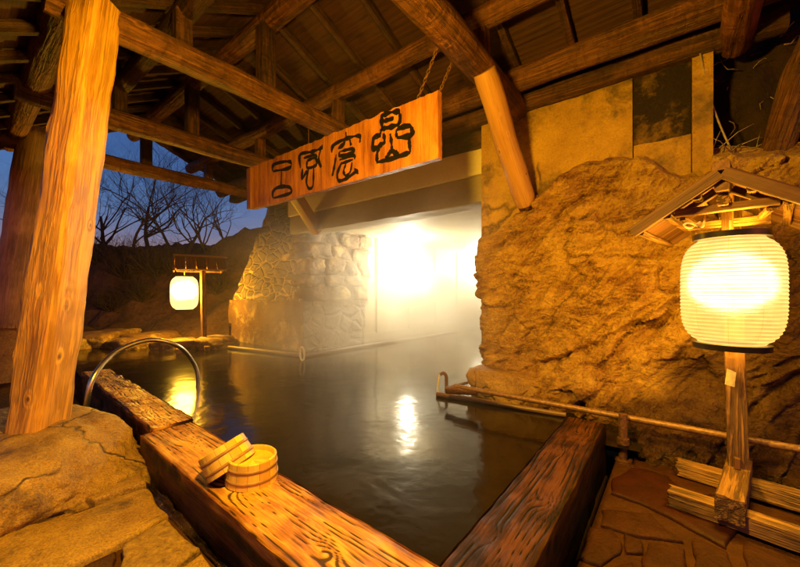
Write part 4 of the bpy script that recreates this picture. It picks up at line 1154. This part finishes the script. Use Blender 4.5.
# cable and dry twigs at the corner of the concrete wall
a = at_u(699, 48, 3.40); b = at_u(742, 168, 3.44)
o = tube('hanging_cable', spline([a, a.lerp(b, .3)-Z*.10+U*.05-V*.0, a.lerp(b, .65)-Z*.08+U*.05, b], 8), .006, M['cable'], sides=6)
props(o, 'thin pale cable drooping beside the concrete corner post', 'cable')
rnd = random.Random(4); vs = []; fs = []; o0 = at_u(728, 158, 3.5)
for k in range(16):
    p = Vector((rnd.uniform(-.12, .22), rnd.uniform(-.08, .1), rnd.uniform(-.02, .08)))
    d = Vector((rnd.uniform(-1, 1), rnd.uniform(-.3, .3), rnd.uniform(.0, .6))).normalized()
    tube_geo([p, p+d*.12+Z*.02, p+d*.22], [.004, .003, .0015], 4, vs, fs)
o = link('dry_twigs', mesh('dry_twigs', vs, fs), M['cable'], Matrix.Translation(o0)); props(o, kind='stuff', label='loose dry twigs on the ledge above the big lantern', cat='twigs')
vs = []; fs = []; rnd = random.Random(9); o0 = at_u(750, 70, 3.75)
for k in range(40):
    p = W(rnd.uniform(-.1, .12), rnd.uniform(-.5, .35), rnd.uniform(-.55, .5)); pts = [p]
    d = Vector((rnd.gauss(0, 1), rnd.gauss(0, .5), rnd.gauss(-.4, .6))).normalized()
    for i in range(5):
        d = (d+Vector((rnd.gauss(0, .5), rnd.gauss(0, .4), rnd.gauss(-.1, .5)))).normalized(); pts.append(pts[-1]+d*.05)
    tube_geo(pts, [.004, .004, .003, .003, .002, .001], 4, vs, fs)
o = link('hanging_roots', mesh('hanging_roots', vs, fs), M['cable'], Matrix.Translation(o0)); props(o, kind='stuff', label='fine roots hanging out of the dark earth bank', cat='roots')

# ------------------------------------------------------------------ steam
def steam(name, u0, u1, v0, v1, z0, z1, dens, col=(1, .95, .85)):
    p = [W(u, v, z) for z in (z0, z1) for (u, v) in ((u0, v0), (u1, v0), (u1, v1), (u0, v1))]
    me = mesh(name, p, [(0, 1, 2, 3), (7, 6, 5, 4), (0, 4, 5, 1), (1, 5, 6, 2), (2, 6, 7, 3), (3, 7, 4, 0)])
    bm = bmesh.new(); bm.from_mesh(me); bmesh.ops.recalc_face_normals(bm, faces=bm.faces); bm.to_mesh(me); bm.free()
    m = bpy.data.materials.new(name+'_air'); m.use_nodes = True; t = m.node_tree; t.nodes.clear()
    out = t.nodes.new('ShaderNodeOutputMaterial'); vol = t.nodes.new('ShaderNodeVolumePrincipled')
    vol.inputs['Color'].default_value = (*col, 1); vol.inputs['Density'].default_value = dens; vol.inputs['Anisotropy'].default_value = .15
    t.links.new(vol.outputs[0], out.inputs['Volume'])
    o = link(name, me, m, smooth=False); props(o, kind='stuff'); return o
st = steam('steam', 1.3, 13.3, .75, 7.4, .125, 2.9, .22)
t = st.data.materials[0].node_tree; vol = next(n for n in t.nodes if n.type == 'PRINCIPLED_VOLUME')
def vn(kind, **kw):
    nd = t.nodes.new(kind)
    for k_, v_ in kw.items(): setattr(nd, k_, v_)
    return nd
def dotmap(axis, a0, a1, b0, b1):
    dt = vn('ShaderNodeVectorMath', operation='DOT_PRODUCT'); dt.inputs[1].default_value = axis; t.links.new(tc.outputs['Object'], dt.inputs[0])
    mr = vn('ShaderNodeMapRange', interpolation_type='SMOOTHSTEP')
    for i_, x_ in zip((1, 2, 3, 4), (a0, a1, b0, b1)): mr.inputs[i_].default_value = x_
    t.links.new(dt.outputs['Value'], mr.inputs[0]); return mr.outputs[0]
def mul(p_, q_):
    m_ = vn('ShaderNodeMath', operation='MULTIPLY')
    for i_, x_ in enumerate((p_, q_)):
        if isinstance(x_, (int, float)): m_.inputs[i_].default_value = x_
        else: t.links.new(x_, m_.inputs[i_])
    return m_.outputs[0]
tc = vn('ShaderNodeTexCoord')
ns = vn('ShaderNodeTexNoise'); ns.inputs['Scale'].default_value = 1.3; ns.inputs['Detail'].default_value = 3; t.links.new(tc.outputs['Object'], ns.inputs['Vector'])
nr = vn('ShaderNodeMapRange'); nr.inputs[1].default_value = .36; nr.inputs[2].default_value = .66; nr.inputs[3].default_value = .25; nr.inputs[4].default_value = 1.5; t.links.new(ns.outputs[0], nr.inputs[0])
inner = dotmap(U, 2.0, 4.5, .014, .58)
side = mul(dotmap(V, .8, 1.9, 0, 1), dotmap(V, 4.9, 6.3, 1, 0))
low = dotmap(Z, .2, 2.9, 1.0, .25)
t.links.new(mul(mul(mul(inner, nr.outputs[0]), side), low), vol.inputs['Density'])

# ------------------------------------------------------------------ light, sky, camera
w = bpy.data.worlds.new('World'); scene.world = w; w.use_nodes = True
nt = w.node_tree; bg = nt.nodes['Background']
sky = nt.nodes.new('ShaderNodeTexSky'); sky.sky_type = 'NISHITA'; sky.sun_disc = False
SEL, SROT = R(1.0), R(150)
sky.sun_elevation = SEL; sky.sun_rotation = SROT; sky.ozone_density = 6.0; sky.air_density = 1.0; sky.dust_density = .3
tcw = nt.nodes.new('ShaderNodeTexCoord'); mp = nt.nodes.new('ShaderNodeMapping'); mp.inputs['Scale'].default_value = (1.2, 1.2, 4.0)
cl = nt.nodes.new('ShaderNodeTexNoise'); cl.inputs['Scale'].default_value = 2.6; cl.inputs['Detail'].default_value = 5
cr = nt.nodes.new('ShaderNodeValToRGB'); cr.color_ramp.elements[0].position = .3; cr.color_ramp.elements[1].position = .72
cr.color_ramp.elements[0].color = (7.0, 1.5, 1.0, 1); cr.color_ramp.elements[1].color = (9.6, 2.1, 1.3, 1)
mt = nt.nodes.new('ShaderNodeMix'); mt.data_type = 'RGBA'; mt.blend_type = 'MULTIPLY'; mt.inputs[0].default_value = 1
nt.links.new(tcw.outputs['Generated'], mp.inputs[0]); nt.links.new(mp.outputs[0], cl.inputs['Vector']); nt.links.new(cl.outputs[0], cr.inputs[0])
nt.links.new(sky.outputs[0], mt.inputs[6]); nt.links.new(cr.outputs[0], mt.inputs[7])
szp = nt.nodes.new('ShaderNodeSeparateXYZ'); nt.links.new(tcw.outputs['Generated'], szp.inputs[0])
zm = nt.nodes.new('ShaderNodeMapRange'); zm.interpolation_type = 'SMOOTHSTEP'
for i_, x_ in zip((1, 2, 3, 4), (.40, .66, 1.0, .08)): zm.inputs[i_].default_value = x_
nt.links.new(szp.outputs[2], zm.inputs[0])
m2 = nt.nodes.new('ShaderNodeVectorMath'); m2.operation = 'SCALE'; nt.links.new(mt.outputs[2], m2.inputs[0]); nt.links.new(zm.outputs[0], m2.inputs['Scale'])
nt.links.new(m2.outputs[0], bg.inputs[0]); bg.inputs[1].default_value = .165
sd = bpy.data.lights.new('dusk_sun', 'SUN'); sd.energy = .01; sd.angle = R(12); sd.color = (.7, .75, 1)
so_ = bpy.data.objects.new('dusk_sun', sd); COL.objects.link(so_)
dirv = Vector((math.sin(SROT)*math.cos(SEL), math.cos(SROT)*math.cos(SEL), math.sin(SEL)))
so_.rotation_euler = (-dirv).to_track_quat('-Z', 'Y').to_euler()
cd = bpy.data.cameras.new('camera'); cam = bpy.data.objects.new('camera', cd); COL.objects.link(cam)
cam.location = (0, 0, EYE); cam.rotation_euler = (R(90), 0, 0)
cd.sensor_width = 36; cd.lens = 36*F/800; cd.shift_y = (CY-283.5)/800; cd.clip_start = .05; cd.clip_end = 1500
scene.camera = cam
vs_ = scene.view_settings; vs_.view_transform = 'Standard'; vs_.look = 'None'; vs_.gamma = 1; vs_.use_curve_mapping = False; vs_.exposure = 1.0
c = scene.cycles
c.use_denoising = True; c.max_bounces = 6; c.diffuse_bounces = 3; c.glossy_bounces = 3; c.transmission_bounces = 3; c.volume_bounces = 1
c.sample_clamp_indirect = 4.0; c.caustics_reflective = False; c.caustics_refractive = False
